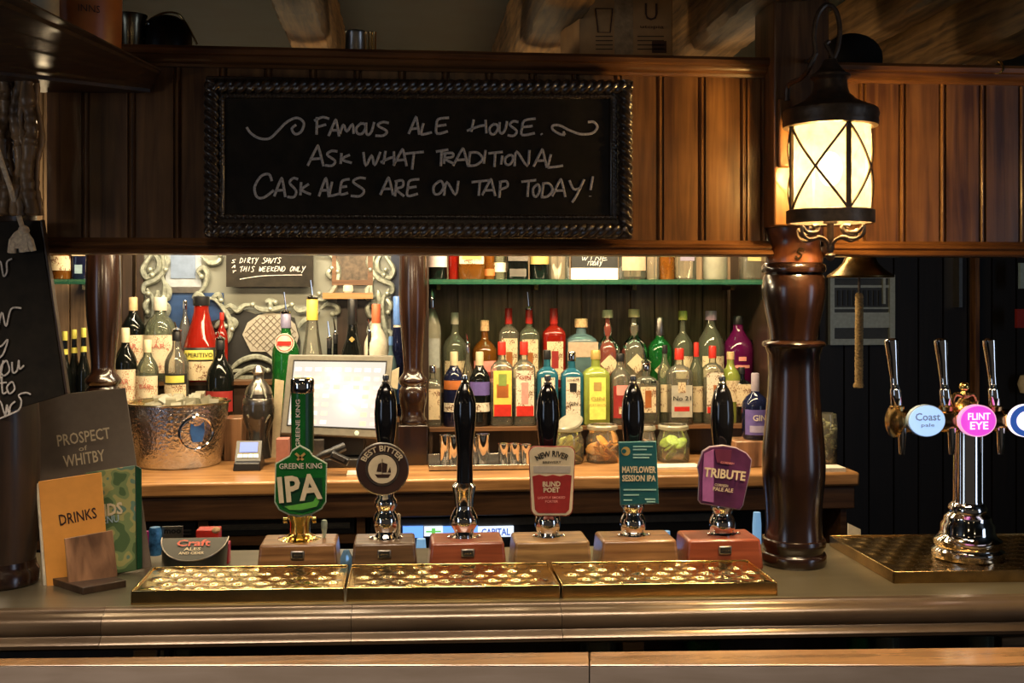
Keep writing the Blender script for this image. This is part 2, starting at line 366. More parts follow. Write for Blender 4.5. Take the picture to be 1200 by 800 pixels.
def strokes(parent, items, tf, m, r, name='lettering'):
    """items: (char, x0, x1, ytop, ybase) in board units; tf maps (x, y) to a 3D point"""
    mb = M()
    for it in items:
        if isinstance(it[0], str):
            ch, x0, x1, yt, yb = it
            for st in GL[ch]:
                pts = [(x0 + a * (x1 - x0) + random.uniform(-.4, .4) + (b - .5) * 1.5, yb + (yt - yb) * b + random.uniform(-.4, .4)) for a, b in st]
                pp = smoothp([tf(*p) for p in pts], 4) if len(pts) > 2 else [tf(*p) for p in pts]
                mb.tube(pp, r, 6, flat=.3)
        else:
            mb.tube(smoothp([tf(*p) for p in it], 6), r, 6, flat=.3)
    return mb.build(name, m, parent)

# ================================================================ the setting
def extr(prof, x0, x1, mi=0, m=None):   # profile of (y, z) drawn out along x
    m = m or M()
    return m.prism([(x0, y, z) for y, z in prof], (0, 0, 0), (x1 - x0, 0, 0), mi)
def struct(o): o['kind'] = 'structure'; return o
struct(M().box(-3.6, 3.8, -2.5, 5.3, -.06, 0).build('floor', floor_m, smooth=False))
struct(M().box(-3.6, 3.8, -2.5, 5.3, 2.37, 2.45).build('ceiling', ceil_m, smooth=False))
struct(M().box(-3.7, -3.6, -2.5, 5.3, 0, 2.37).build('wall_left', wall_m, smooth=False))
struct(M().box(3.8, 3.9, -2.5, 5.3, 0, 2.37).build('wall_right', wall_m, smooth=False))
DB = 4.22                                            # face of the boarded wall behind the bottles
wb = struct(M().box(-3.6, X(908, 4.15), DB + .02, DB + .10, 0, 2.37).build('wall_back', wall_m, smooth=False))
n = 30; x0 = X(20, DB); x1 = X(908, DB); pw = (x1 - x0) / n
pm = None
for k in range(n):
    if pm is None:
        pb = M().box(x0, x0 + pw - .006, DB, DB + .02, 1.0, 2.365)
        pb.box(x0 + pw - .006, x0 + pw, DB + .012, DB + .02, 1.0, 2.365)
        pm = pb.build('plank', MW['plank'], wb, smooth=False)
    else:
        c = pm.copy(); C.objects.link(c); c.location = pm.location + Vector((k * pw, 0, 0)); c.parent = wb
wf = struct(M().box(X(908, 4.15), 3.8, 5.0, 5.1, 0, 2.37).build('wall_far', black2, smooth=False))
k = 0; x = X(900, 5.0)
while x < 3.6:
    M().box(x, x + .112, 4.98, 5.0, 0, 2.365).build('plank', MW['fardark'], wf, smooth=False); x += .12
for px0, px1, a, b, mm in ((1124, 1128, 303, 360, pewter), (1143, 1148, 303, 470, MW['canopy'])):
    struct(pxbox(px0, px1, a - 60, b, 4.93, .05).build('trim_1' if px0 == 1124 else 'trim_2', mm, smooth=False))

# ---------------------------------------------------------------- bar counter
BZ = 1.08
bar = thing('bar_counter', (0, 2.1, 0), 'long bar counter with dull bronze metal top and moulded front edge', 'bar counter')
xl, xr = -1.75, 2.35
extr([(1.94, BZ), (2.36, BZ), (2.36, BZ - .04), (1.94, BZ - .04)], xl, xr).build('counter_top', bar_m, bar, bevel=.002)
nose = [(1.9399, BZ), (1.930, BZ - .0015), (1.926, BZ - .006), (1.921, BZ - .0075), (1.914, BZ - .009), (1.906, BZ - .014), (1.902, BZ - .022), (1.902, BZ - .034),
        (1.905, BZ - .040), (1.902, BZ - .043), (1.894, BZ - .046), (1.890, BZ - .051), (1.891, BZ - .057), (1.900, BZ - .063), (1.9399, BZ - .066)]
for a, b in ((xl, X(112, 1.91)), (X(112, 1.91) + .0008, X(411, 1.91)), (X(411, 1.91) + .0008, X(658, 1.91)), (X(658, 1.91) + .0008, xr)):
    extr(nose, a, b).build('nosing', nose_m, bar)
M().box(xl, xr, 2.13, 2.33, 0, BZ - .04).build('front_panel', MW['dark'], bar)
M().box(xl, xr, 1.96, 2.13, .855, .878).build('ledge', MW['dark'], bar)

# rail of the bench in front
tt = Matrix.Rotation(-YAW, 4, 'Z')
def camp(px, t, z): u = (px - 600) / FPX; return Vector((t * (math.sin(YAW) + u * math.cos(YAW)), t * (math.cos(YAW) - u * math.sin(YAW)), z))
ben = thing('bench', (camp(600, 1.75, 0).x, 1.72, 0), 'pale wooden bench back with polished orange brown top rail in the foreground', 'bench')
def seg(pa, pb, ta, tb, z0, z1, pb2=None):
    fa, fb = camp(pa, 1.77, z1), camp(pb, 1.77, z1); ba, bb = camp(pa, ta, z1), camp(pb, tb, z1)
    m = M(); q = [fa, fb, bb, ba]
    return m.hexa([Vector((p.x, p.y, z0)) for p in q], q)
seg(-60, 690, 1.797, 1.833, 1.0265, 1.03).build('top_rail', MW['bench'], ben, bevel=.003)
seg(691.5, 1280, 1.833, 1.862, 1.0265, 1.03).build('top_rail', MW['bench'], ben, bevel=.003)
for a, b in ((-60, 690), (691.5, 1280)):
    fa, fb = camp(a, 1.7695, 0), camp(b, 1.7695, 0); ga, gb = camp(a, 1.79, 0), camp(b, 1.79, 0)
    m = M(); q = [fa, fb, gb, ga]
    m.hexa([Vector((p.x, p.y, .35)) for p in q], [Vector((p.x, p.y, 1.0265)) for p in q]).build('back_panel', MW['grey'], ben)
for a in (0, 600, 1200):
    p = camp(a, 1.785, 0); M().box(p.x - .025, p.x + .025, p.y - .005, p.y + .005, 0, .36).build('leg', MW['dark'], ben)
# glasses and blocks on the ledge under the nosing
def low(px0, px1, ytop, D, m, name, lab, cat, boxy=False, seal=None):
    c = (px0 + px1) / 2; r = (X(px1, D) - X(px0, D)) / 2; x = X(c, D); z1 = Z(c, ytop, D)
    if boxy: o = M().box(x - r, x + r, D, D + .06, .88, z1).build(name, m, bevel=.002); return tag(o, lab, cat)
    o = M().lathe(x, D + r, [(r * .9, .88), (r, .885), (r, z1), (r * .86, z1), (r * .84, .90), (0, .895)], 20, cap=False).build(name, m)
    return tag(o, lab, cat)
low(156, 184, 761, 2.0, MW['oak'], 'wooden_block', 'small wooden block under the bar edge below the holder of menus', 'block', True)
low(186, 193, 762, 2.0, g_clear, 'glass', 'narrow clear glass next to the wooden block under the bar edge', 'glass')
low(195, 226, 761, 2.02, g_green2, 'candle_glass', 'green glass right of the narrow clear glass under the bar edge', 'glass')
low(683, 727, 752, 2.0, g_green2, 'candle_glass', 'pale green glass under the bar edge below the seam of the brass trays', 'glass')
low(730, 755, 752, 2.02, MW['oak'], 'wooden_block', 'wooden block under the bar edge beside the pale green glass at mid bar', 'block', True)
low(806, 850, 752, 2.04, g_green, 'candle_glass', 'dark green glass under the bar edge below the third brass tray', 'glass')
low(998, 1024, 746, 2.02, g_green, 'candle_glass', 'darker green glass touching a pale one under the bar edge right of the column', 'glass')
low(1028, 1060, 745, 2.0, g_green2, 'candle_glass', 'pale green glass under the bar edge below the left end of the lager tray', 'glass')
low(1140, 1172, 743, 2.0, g_green2, 'candle_glass', 'rounded green glass under the bar edge near the right end', 'glass')
low(1174, 1215, 746, 2.02, MW['oak'], 'wooden_block', 'wooden block at the right end under the bar edge', 'block', True)

# ---------------------------------------------------------------- canopy
CD = 2.15; zt = Z(500, 68, CD); zb = Z(500, 299, CD)
def moulded(xa, xb, nm, m, par, prof): extr(prof, xa, xb).build(nm, m, par)
def canopy(xa, xb, edges, lab, ends=.0, gz=0.0):
    t = thing('bar_canopy', ((xa + xb) / 2, CD, zb), lab, 'canopy')
    z1 = zt - gz
    shared = {}
    es = [xa] + edges + [xb]
    for a, b in zip(es[:-1], es[1:]):
        wd = b - a
        key = round(wd, 4)
        if key in shared:
            src, sa = shared[key]; c = src.copy(); C.objects.link(c); c.location = src.location + Vector((a - sa, 0, 0)); c.parent = t; continue
        e = .0
        pr = [(0, 0), (wd - .0165, 0), (wd - .0155, .005), (wd - .0135, .005), (wd - .012, .001), (wd - .0095, -.0018), (wd - .007, -.0018), (wd - .0045, .001), (wd - .003, .005), (wd - .0005, .005), (wd, .016), (0, .016)]
        o = M().prism([(a + x_, CD + y_, zb + .02) for x_, y_ in pr], (0, 0, 0), (0, 0, z1 - zb - .03)).build('board', MW['canopy'], t)
        shared[key] = (o, a)
    top = [(CD + .02, z1 + .006), (CD - .040, z1 + .006), (CD - .043, z1), (CD - .040, z1 - .008), (CD - .030, z1 - .010), (CD - .028, z1 - .016), (CD - .022, z1 - .021), (CD - .012, z1 - .022), (CD - .008, z1 - .027), (CD + .02, z1 - .027)]
    moulded(xa, xb, 'top_moulding', MW['canopy_h'], t, top)
    bot = [(CD + .02, zb + .031), (CD - .004, zb + .031), (CD - .010, zb + .024), (CD - .020, zb + .022), (CD - .026, zb + .016), (CD - .022, zb + .012), (CD - .030, zb + .010), (CD - .036, zb + .003), (CD - .034, zb), (CD + .02, zb)]
    moulded(xa, xb, 'bottom_moulding', MW['canopy_h'], t, bot)
    M().box(xa, xb, CD + .02, CD + .34, z1 - .016, z1 + .006).build('shelf_board', MW['darkx'], t)
    M().box(xa, xb, CD + .02, CD + .04, zb, z1 - .016).build('back_board', MW['dark'], t)
    return t, z1
pitch = (X(876, CD) - X(105.5, CD)) / 15
canL, zcl = canopy(X(55, CD), X(900, CD), [X(105.5, CD) + k * pitch for k in range(16)], 'long dark panelled wooden canopy over the bar carrying the framed chalkboard')
canR, zcr = canopy(X(965, CD), 2.35, [X(1015, CD) + k * pitch for k in range(15) if X(1015, CD) + k * pitch < 2.3], 'lamplit panelled canopy section to the right of the lantern post', gz=.006)

# ---------------------------------------------------------------- posts and columns
PD = 2.085
def turned(px, D, prof, name, lab, m=MW['column'], n=48, extra=None):
    t = thing(name, (X(px, D), D, prof_px(px, D, prof)[0][1]), lab, 'column')
    px_lathe(px, D, prof, n).build('shaft', m, t)
    return t
vase = [(33, 640), (32, 625), (33, 600), (36, 570), (36.5, 555), (35.5, 530), (33, 500), (30, 465), (29, 440), (30, 415), (33, 407)]
shaft = [(36, 676), (37.5, 672), (37.5, 664), (36, 661), (34, 660), (34, 657), (36.5, 653), (37, 648), (36, 644), (33.5, 643)] + vase
ring = [(33.5, 406.5), (36, 405), (36.5, 402), (35, 400), (31, 399), (27, 398)]
bulb = [(27, 397.5), (28.5, 385), (33, 365), (36, 348), (36.5, 338), (35, 325), (33, 321.5)]
topr = [(33, 321), (36, 319), (37, 315), (36, 311), (34, 309), (33, 308.5)]
capi = [(33, 308), (33.5, 300), (31, 293), (30, 285), (31, 279), (33, 274), (33, 262)]
cD = 2.165; k0 = 540 / 540
sB = S(930, cD); zz = [(h, y) for h, y in shaft]
col = thing('turned_column', (X(930, cD), cD, BZ), 'large turned dark wooden column standing on the bar below the lantern', 'column')
pf = prof_px(930, cD, shaft); dz = BZ - pf[0][1]
def colpart(pr, nm, m):
    p = prof_px(930, cD, pr); p = [(r, z + dz * max(0, (EYE + (HY - 400) * sB) - z) / ((EYE + (HY - 400) * sB) - pf[0][1])) for r, z in p]
    M().lathe(X(930, cD), cD, p, 48).build(nm, m, col)
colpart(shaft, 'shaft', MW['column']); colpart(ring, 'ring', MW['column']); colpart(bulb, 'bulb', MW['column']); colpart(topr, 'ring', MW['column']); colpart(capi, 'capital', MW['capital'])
# square post above carrying the lantern
post = thing('square_post', (X(935, PD + .05), PD + .05, Z(930, 263, PD)), 'square wooden post above the turned column behind the lantern', 'post')
m = M().box(X(907, PD), X(972, PD), PD, PD + .12, Z(930, 265, PD), 2.369)
m.build('shaft', MW['canopy'], post, bevel=.004)
pxbox(913, 928, 115, 196, PD - .012, .013).build('back_plate', MW['canopy'], post, bevel=.004)
# S hook motif on the capital
pts = [(932, 300), (936, 303), (939, 299), (935, 295), (938, 291), (942, 294)]
M().tube(smoothp([W(a, b, cD - .058) for a, b in pts], 5), .0022, 6).build('carved_scroll', brassd, col)

# left pillar, only its right side in the frame
lp = [(40, 700), (42, 695), (42, 668), (39, 664), (38, 660), (37, 655), (40, 620), (42, 560), (42, 500), (38, 440), (34, 380), (36, 300), (38, 268), (38, 120), (38, 60), (38, -20)]
lpd = 2.16; lc = thing('turned_column', (X(2, lpd), lpd, BZ), 'dark column at the left edge standing on the bar behind the menus', 'column')
p = prof_px(2, lpd, lp); p[0] = (p[0][0], BZ); p[1] = (p[1][0], BZ + .004)
M().lathe(X(2, lpd), lpd, p[:6], 40).build('base', MW['column'], lc)
M().lathe(X(2, lpd), lpd, p[5:], 40).build('shaft', MW['dark'], lc)
# bark covered post in front of it
bk = M(); random.seed(3)
for j, (a, r) in enumerate(((6, 8), (20, 6), (34, 8), (13, 5), (27, 5), (45, 4), (-2, 6))):
    pts = []; rs = []
    for i in range(19):
        y = 92 + i * 8.9; pts.append(W(a + 3 * math.sin(i * .55 + j * 2) + random.uniform(-1, 1), y, 2.06 - (.012 if j in (2, 1, 4) else 0)))
        rs.append(r * S(20, 2.06) * random.uniform(.8, 1.15))
    bk.tube(smoothp(pts, 3), [rs[min(i // 3, 18)] * (1 + .08 * math.sin(i * 1.7)) for i in range(55)], 10)
tag(bk.build('bark_post', MW['bark']), 'gnarled post of twisted branches above the handwritten blackboard', 'post')

# cornice shelf over the left end
A0 = W(190, 82, 2.115); zt2 = A0.z; def_t = (zt2 - EYE) * FPX / 385
P1 = Vector((camp(-25, (zt2 - EYE) * FPX / (345 + 29), zt2)))
B0 = W(176, 108, 2.13); zb2 = B0.z; P2 = camp(-50, (zb2 - EYE) * FPX / (345 - 82), zb2)
cor = thing('cornice_shelf', tuple(A0), 'heavy dark moulded cornice shelf running forward at the top left', 'shelf')
fr = [(0, 0, 0), (0, .0, .16), (.12, 0, .16), (.18, 0, .34), (.45, 0, .42), (.62, 0, .62), (.80, 0, .80), (.86, 0, .80), (.88, 0, .93), (1, 0, .93), (1, 0, 1.0)]
def lerp3(a, b, s, hz): q = a.lerp(b, s); return Vector((q.x, q.y, a.z + (b.z - a.z) * hz))
e1 = [lerp3(B0, A0, s, hz) for s, _, hz in fr]; e2 = [lerp3(P2, P1, s, hz) for s, _, hz in fr]
far1 = Vector((B0.x - .1, B0.y + .0, zt2)); far2 = Vector((P2.x - .5, P2.y, zt2))
back1 = [Vector((B0.x - .02, 2.14, zt2)), Vector((B0.x - .02, 2.14, zb2))]; back2 = [Vector((P2.x - .6, P2.y + .25, zt2)), Vector((P2.x - .6, P2.y + .25, zb2))]
l1 = e1 + back1; l2 = e2 + back2; n = len(l1)
m = M().add(l1 + l2, [tuple(range(n)), tuple(reversed(range(n, 2 * n)))] + [((i + 1) % n, i, n + i, n + (i + 1) % n) for i in range(n)])
m.build('moulding', MW['darkx'], cor)

# ---------------------------------------------------------------- roof beams
def beam(xa, xb, wpx, ztop, zbot, D0, D1, lab, seed, dx=0.0, m=MW['beam']):
    random.seed(seed); nseg = 90; v = []; f = []
    for i in range(nseg + 1):
        y = D0 + (D1 - D0) * i / nseg; cx = xa + (xb - xa) * i / nseg
        sec = [(-.5, 0), (-.47, -.45), (-.5, -.92), (-.42, -1), (0, -1.03), (.42, -1), (.5, -.9), (.47, -.5), (.5, 0)]
        for sx, sz in sec:
            v.append((cx + sx * wpx + random.uniform(-.0025, .0025), y + random.uniform(-.006, .006), ztop + sz * (ztop - zbot) + random.uniform(-.0025, .0025)))
    k = 9
    for i in range(nseg):
        for j in range(k): f.append((i * k + j, i * k + (j + 1) % k, (i + 1) * k + (j + 1) % k, (i + 1) * k + j))
    f.append(tuple(range(k))); f.append(tuple(range(nseg * k, nseg * k + k)))
    mm = M(); mm.add(v, f); o = mm.build('roof_beam', m, smooth=True)
    return tag(o, lab, 'beam', None)
DBm = 2.72
for c, wpx, dpt, lab, sd in ((368, 52, .40, 'rough hewn roof beam above the left half of the chalkboard', 1), (628, 58, .41, 'dark rough roof beam beside the cardboard box', 2),
                        (818, 70, .42, 'ochre rough hewn roof beam between the cardboard box and the lantern', 4), (1118, 82, .42, 'thick roof beam at the right end of the canopy', 5),
                        (1015, 38, .40, 'slimmer roof beam just right of the lantern hook', 6)):
    zl = 2.19 if c != 1015 else 2.25
    xx = X(c, 2.7); beam(xx, xx, S(c, 2.7) * wpx * .9, 2.372, zl, 1.25, 5.0 if c > 900 else 3.9, lab, sd)

# ================================================================ back bar
CZ = 1.06; BD = 3.375
bc = thing('back_counter', (0, 3.6, 0), 'wooden back bar counter with warm brown top running behind the beer pumps', 'counter')
bx0, bx1 = X(-60, BD), X(1008, BD)
M().box(bx0, bx1, BD, DB, CZ - .044, CZ).build('counter_top', MW['counter'], bc, bevel=.008)
M().box(bx0, X(1002, BD + .02), BD + .02, DB, CZ - .118, CZ - .048).build('frieze', MW['frieze'], bc, bevel=.004)
M().box(bx0, X(990, BD + .05), BD + .30, DB, 0, CZ - .118).build('carcass', black2, bc)
for a, b in ((60, 70), (232, 244), (418, 428), (985, 992)):
    M().box(X(a, BD + .04), X(b, BD + .04), BD + .04, BD + .30, 0, CZ - .118).build('upright', MW['frieze'], bc)
M().box(bx0, X(422, BD), BD + .05, BD + .29, .86, .885).build('shelf', MW['frieze'], bc)
# left cupboard fronts
def fridge(px0, px1, lab, rail):
    D = BD + .06; t = thing('bottle_fridge', ((X(px0, D) + X(px1, D)) / 2, D + .1, .0), lab, 'fridge')
    x0, x1 = X(px0, D), X(px1, D)
    M().box(x0, x1, D + .02, D + .22, .1, CZ - .125).build('cabinet', black2, t)
    M().box(x0 + .01, x1 - .01, D + .004, D + .02, .12, CZ - .13).build('door', blackm, t, bevel=.003)
    M().box(x0 + .03, x1 - .03, D - .006, D + .006, CZ - .155, CZ - .145 + .012).build('handle_rail', steel if rail else pewter, t)
    M().box(x0 + .03, x1 - .03, D - .002, D + .005, CZ - .262, CZ - .258).build('trim_strip', pewter, t)
    return t
fridge(430, 640, 'black bottle fridge under the back counter behind the plain pump', 0)
fridge(644, 856, 'black bottle fridge under the back counter behind the teal pump clip', 0)
cb = BD + .06
for a, b, lab, rl in ((72, 230, 'black drawer unit under the back counter behind the menus', 0), (250, 416, 'black drawer with aluminium rail under the back counter behind the green clip', 1)):
    t = thing('drawer_unit', (X((a + b) / 2, cb), cb, .885), lab, 'drawer')
    x0, x1 = X(a, cb), X(b, cb)
    M().box(x0, x1, cb, cb + .2, .886, CZ - .125).build('front', blackm, t, bevel=.003)
    M().box(x0 + .015, x1 - .015, cb - .008, cb, CZ - (.15 if rl else .165), CZ - (.137 if rl else .162)).build('rail', steel if rl else pewter, t)
    M().box(x0 + .015, x1 - .015, cb - .005, cb, .905, .909).build('trim_strip', pewter, t)
# lit strips of the fridges
def strip(px0, px1, y0, y1, D, m, nm, lab, txt=None, tm=None):
    c = (px0 + px1) / 2; z1 = Z(c, y0, D); z0 = Z(c, y1, D)
    t = thing(nm, (X(c, D), D, z0), lab, 'sign')
    M().box(X(px0, D), X(px1, D), D, D + .012, z0, z1).build('light_box', m, t)
    if txt: text(t, txt, (X(c, D), D - .001, (z0 + z1) / 2), (X(px1, D) - X(px0, D)) * .8, (z1 - z0) * .7, tm, bold=.02)
    return t
e_blue = emis('lit_blue', (.12, .30, .85), 1.6); e_white = emis('lit_white', (.75, .85, 1), 1.1); e_dblue = emis('lit_deep_blue', (.02, .08, .4), 1.2); e_grn = emis('lit_green', (.15, .6, .1), .9)
FD = BD + .045
strip(472, 496, 617, 630, FD, e_blue, 'lit_sign', 'blue backlit strip sign just right of the second pump')
strip(497, 519, 617, 628, FD, e_white, 'lit_sign', 'white backlit sign with green mark between second and third pumps', '+', e_grn)
strip(519, 560, 617, 627, FD, e_blue, 'lit_sign', 'blue backlit strip hidden partly by the third pump pedestal')
strip(560, 602, 617, 629, FD, e_white, 'lit_sign', 'backlit sign with blue capitals right of the third pump', 'CAPITAL', e_dblue)
# things glowing on the floor of the aisle side between blocks
for a, b, y0, y1, lab in ((487, 500, 631, 655, 'blue lit bottle between the second and third pump blocks'), (776, 786, 622, 640, 'pale blue lit bottle behind the fifth pump block'), (882, 892, 600, 660, 'pale blue lit bottle beside the big column')):
    D = 2.62; c = (a + b) / 2; r = (X(b, D) - X(a, D)) / 2; z1 = Z(c, y0, D)
    o = M().lathe(X(c, D), D, [(r, z1 - .2), (r, z1 - .03), (r * .8, z1), (0, z1)], 16).build('bottle', emis('lit_bottle' + str(a), (.25, .5, .8), .5)); tag(o, lab, 'bottle')
sp = thing('speed_rail', (0, 2.62, 0), 'dark bottle rack behind the bar below the pump blocks', 'rack')
M().box(X(60, 2.6), X(892, 2.6), 2.46, 2.78, 0, .92).build('carcass', black2, sp)

# tiers for the bottles
T1 = 1.170; T2 = 1.29
def tier(px0, px1, D, z, nm='board'): pass
rk = thing('bottle_steps', (X(700, 3.7), 3.8, CZ), 'stepped dark wooden shelf carrying the bottles right of the small column', 'shelf')
M().box(X(503, 3.75), X(900, 3.75), 3.745, DB, T1 - .012, T1).build('step', MW['frieze'], rk)
M().box(X(503, 3.75), X(900, 3.75), 3.86, 3.88, CZ, T1 - .012).build('riser', MW['dark'], rk)
M().box(X(503, 3.75), X(900, 3.75), 3.875, DB, T2 - .012, T2).build('step', MW['frieze'], rk)
M().box(X(503, 3.75), X(900, 3.75), 3.89, 3.905, T1, T2 - .012).build('riser', MW['dark'], rk)
for a in (503, 896): M().box(X(a, 3.75), X(a + 4, 3.75), 3.755, DB, CZ, T1 - .012).build('end_panel', MW['dark'], rk)
L1 = 1.185; L2 = 1.31
rl = thing('bottle_steps', (X(300, 3.7), 3.8, CZ), 'stepped dark wooden shelf carrying the bottles behind bucket and till', 'shelf')
M().box(X(60, 3.93), X(468, 3.93), 3.925, 4.14, L1 - .014, L1).build('step', MW['frieze'], rl)
M().box(X(60, 3.93), X(468, 3.93), 3.96, 3.98, CZ, L1 - .014).build('riser', MW['dark'], rl)
M().box(X(60, 3.93), X(468, 3.93), 4.045, 4.14, L2 - .014, L2).build('step', MW['frieze'], rl)
M().box(X(60, 3.93), X(468, 3.93), 4.06, 4.08, L1, L2 - .014).build('riser', MW['dark'], rl)
for a in (60, 464): M().box(X(a, 3.93), X(a + 4, 3.93), 3.935, 4.14, CZ, L1 - .014).build('end_panel', MW['dark'], rl)
# glass shelves
GZ = 1.672
def gshelf(px0, px1, D, lab):
    t = thing('glass_shelf', (X((px0 + px1) / 2, D), D, GZ - .017), lab, 'shelf')
    M().box(X(px0, D), X(px1, D), D, DB - .005, GZ - .017, GZ).build('glass_plate', g_shelf, t)
    q = px0 + 12
    while q < px1 - 5:
        M().box(X(q, D), X(q + 5, D), DB - .12, DB, GZ - .035, GZ - .018).build('bracket', brassd, t); q += 125
gshelf(503, 896, 3.76, 'green edged glass shelf of spirits high on the back bar')
gshelf(60, 101, 3.86, 'short glass shelf at the left behind the blackboard')
for a, b, lab in ((495, 502.5, 'upright dark divider left of the bottle shelves'), (143, 155, 'upright dark divider left of the ornate mirror'), (900.5, 908, 'upright divider hidden behind the big column')):
    t = M().box(X(a, 3.76 if a != 143 else 4.17), X(b, 3.76 if a != 143 else 4.17), 3.76 if a != 143 else 4.17, DB - .002, CZ if a != 143 else 1.32, 2.35).build('upright_panel', MW['dark'], bevel=.002); tag(t, lab, 'panel')
# small columns of the back bar
def smallcol(px, D, k, lab):
    pr = [(15, 497), (16, 494), (16, 491), (14, 488), (13.5, 480), (15.5, 472), (16.5, 463), (16, 456), (13.5, 452), (16, 449), (17, 446), (16, 443), (14, 440), (11.5, 436), (11, 428), (13, 400), (15.5, 370), (16.5, 345), (16, 320), (15.5, 300), (13, 280), (13, 200), (13, 120)]
    t = thing('turned_column', (X(px, D), D, CZ), lab, 'column')
    px_lathe(px, D, [(h * k, y) for h, y in pr], 32).build('shaft', MW['column'], t)
    s = S(px, D); h = 17 * k * s
    M().box(X(px, D) - h, X(px, D) + h, D - h, D + h, CZ, Z(px, 496.5, D)).build('plinth', MW['column'], t, bevel=.003)
    return t
smallcol(484, 3.70, 1.0, 'slim turned dark column between the till and the gin bottles')
smallcol(121, 3.60, 1.22, 'glossy turned dark column behind the brown menu')

# ---------------------------------------------------------------- ornate mirror on the left back wall
MD = 4.175
mir = thing('ornate_mirror', (X(310, MD), MD, Z(310, 508, MD)), 'ornate silver scrolled pub mirror behind the till and aperitif bottles', 'mirror')
pxbox(160, 494, 200, 508, MD, .03).build('mirror_pane', greyw, mir)  # flat dim grey put in place of what the mirror reflects
pxbox(160, 168, 200, 508, MD - .02, .02).build('frame_edge', MW['dark'], mir); 
f1 = pxbox(194, 236, 200, 336, MD - .006, .006).build('reflected_window', mat('reflected_window_white', (.36, .40, .44), .3), mir)  # window reflected in the mirror, painted as flat pale panels with a sill
pxbox(200, 229, 200, 326, MD - .010, .004).build('pane', mat('reflected_window_pale', (.20, .26, .38), .3), mir)
pxbox(194, 238, 336, 343, MD - .014, .014).build('reflected_sill', pewter, mir)
pxbox(196, 262, 343, 470, MD - .006, .006).build('reflected_blue', mat('reflected_blue_tone', (.025, .06, .16), .35), mir)  # blue part of the reflection, painted as a flat panel
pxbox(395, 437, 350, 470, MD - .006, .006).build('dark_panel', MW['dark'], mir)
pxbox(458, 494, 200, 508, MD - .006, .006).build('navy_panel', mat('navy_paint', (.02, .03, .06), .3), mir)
# dark shaped ground of the lower part, and the trellis cartouche
dk = [(236, 380), (262, 372), (283, 362), (300, 368), (322, 366), (345, 372), (352, 400), (350, 462), (232, 462)]
M().prism([W(a, b, MD - .008) for a, b in dk], (0, 0, 0), (0, .008, 0)).build('dark_ground', blk, mir)
ca = [(284, 392), (290, 378), (303, 369), (318, 366), (334, 369), (346, 380), (350, 394), (346, 408), (334, 416), (326, 424), (312, 412), (294, 412)]
M().prism([W(a, b, MD - .016) for a, b in ca], (0, 0, 0), (0, .008, 0)).build('cartouche', mat('cartouche_grey', (.34, .31, .25), .5), mir)
tl = M()
for i in range(-5, 8):
    for sg in (1, -1):
        cx = 317 + i * 8; p = []
        for q in (-26, 26):
            p.append((cx + sg * q, 392 + q))
        pts = [(cx + sg * (j - 12) * 2.2, 392 + (j - 12) * 2.2) for j in range(25)]
        pts = [a for a in pts if ((a[0] - 317) / 31) ** 2 + ((a[1] - 391) / 22) ** 2 < .95]
        if len(pts) > 1: tl.tube([W(pts[0][0], pts[0][1], MD - .017), W(pts[-1][0], pts[-1][1], MD - .017)], .0014, 4)
tl.build('trellis', mat('trellis_line', (.16, .13, .10), .6), mir)
def scroll(lst, r=2.0, name='scroll'):
    m = M()
    for pl in lst:
        rr = r * S(310, MD)
        q = smoothp([W(a, b, MD - .022) for a, b in pl], 5); k = len(q)
        m.tube(q, [rr * (.45 + 1.1 * math.sin(math.pi * (i + 1) / (k + 1))) for i in range(k)], 6, flat=.8)
        e = pl[-1]; m.ball(W(e[0], e[1], MD - .024), rr * 1.5, 8, 5)
    return m.build(name, silver, mir)
def spiral(cx, cy, r0, a0, turns, sg=1, n=9): return [(cx + r0 * (1 - i / n * .85) * math.cos(a0 + sg * turns * 2 * math.pi * i / n), cy + r0 * (1 - i / n * .85) * math.sin(a0 + sg * turns * 2 * math.pi * i / n)) for i in range(n + 1)]
def side(cx, sg):
    f = lambda pts: [(cx + sg * a, b) for a, b in pts]
    scroll([f([(-2, 296), (-9, 306), (-14, 316), (-10, 325), (-3, 322), (-5, 316)]), f([(3, 292), (10, 302), (11, 316), (4, 326), (-4, 330), (-12, 334), (-13, 342), (-7, 344)]),
            f([(0, 298), (5, 306), (4, 316), (-3, 322)]), f([(-9, 338), (-2, 350), (-1, 366), (-4, 382), (-6, 398), (-3, 412), (3, 420)]),
            f([(8, 322), (12, 334), (11, 350), (6, 366), (2, 384), (0, 400)]), f([(12, 330), (17, 340), (15, 350), (10, 348)]), f([(10, 352), (16, 360), (13, 370), (8, 367)]),
            f([(2, 372), (10, 378), (14, 388), (9, 396), (5, 390)]), f([(-4, 386), (-11, 390), (-12, 400), (-7, 402)]), f([(4, 340), (3, 352), (2, 362)]), f([(12, 296), (15, 306), (13, 316)]), f([(-6, 350), (-11, 358), (-8, 366)])], 2.3)
side(181, 1); side(447, -1)
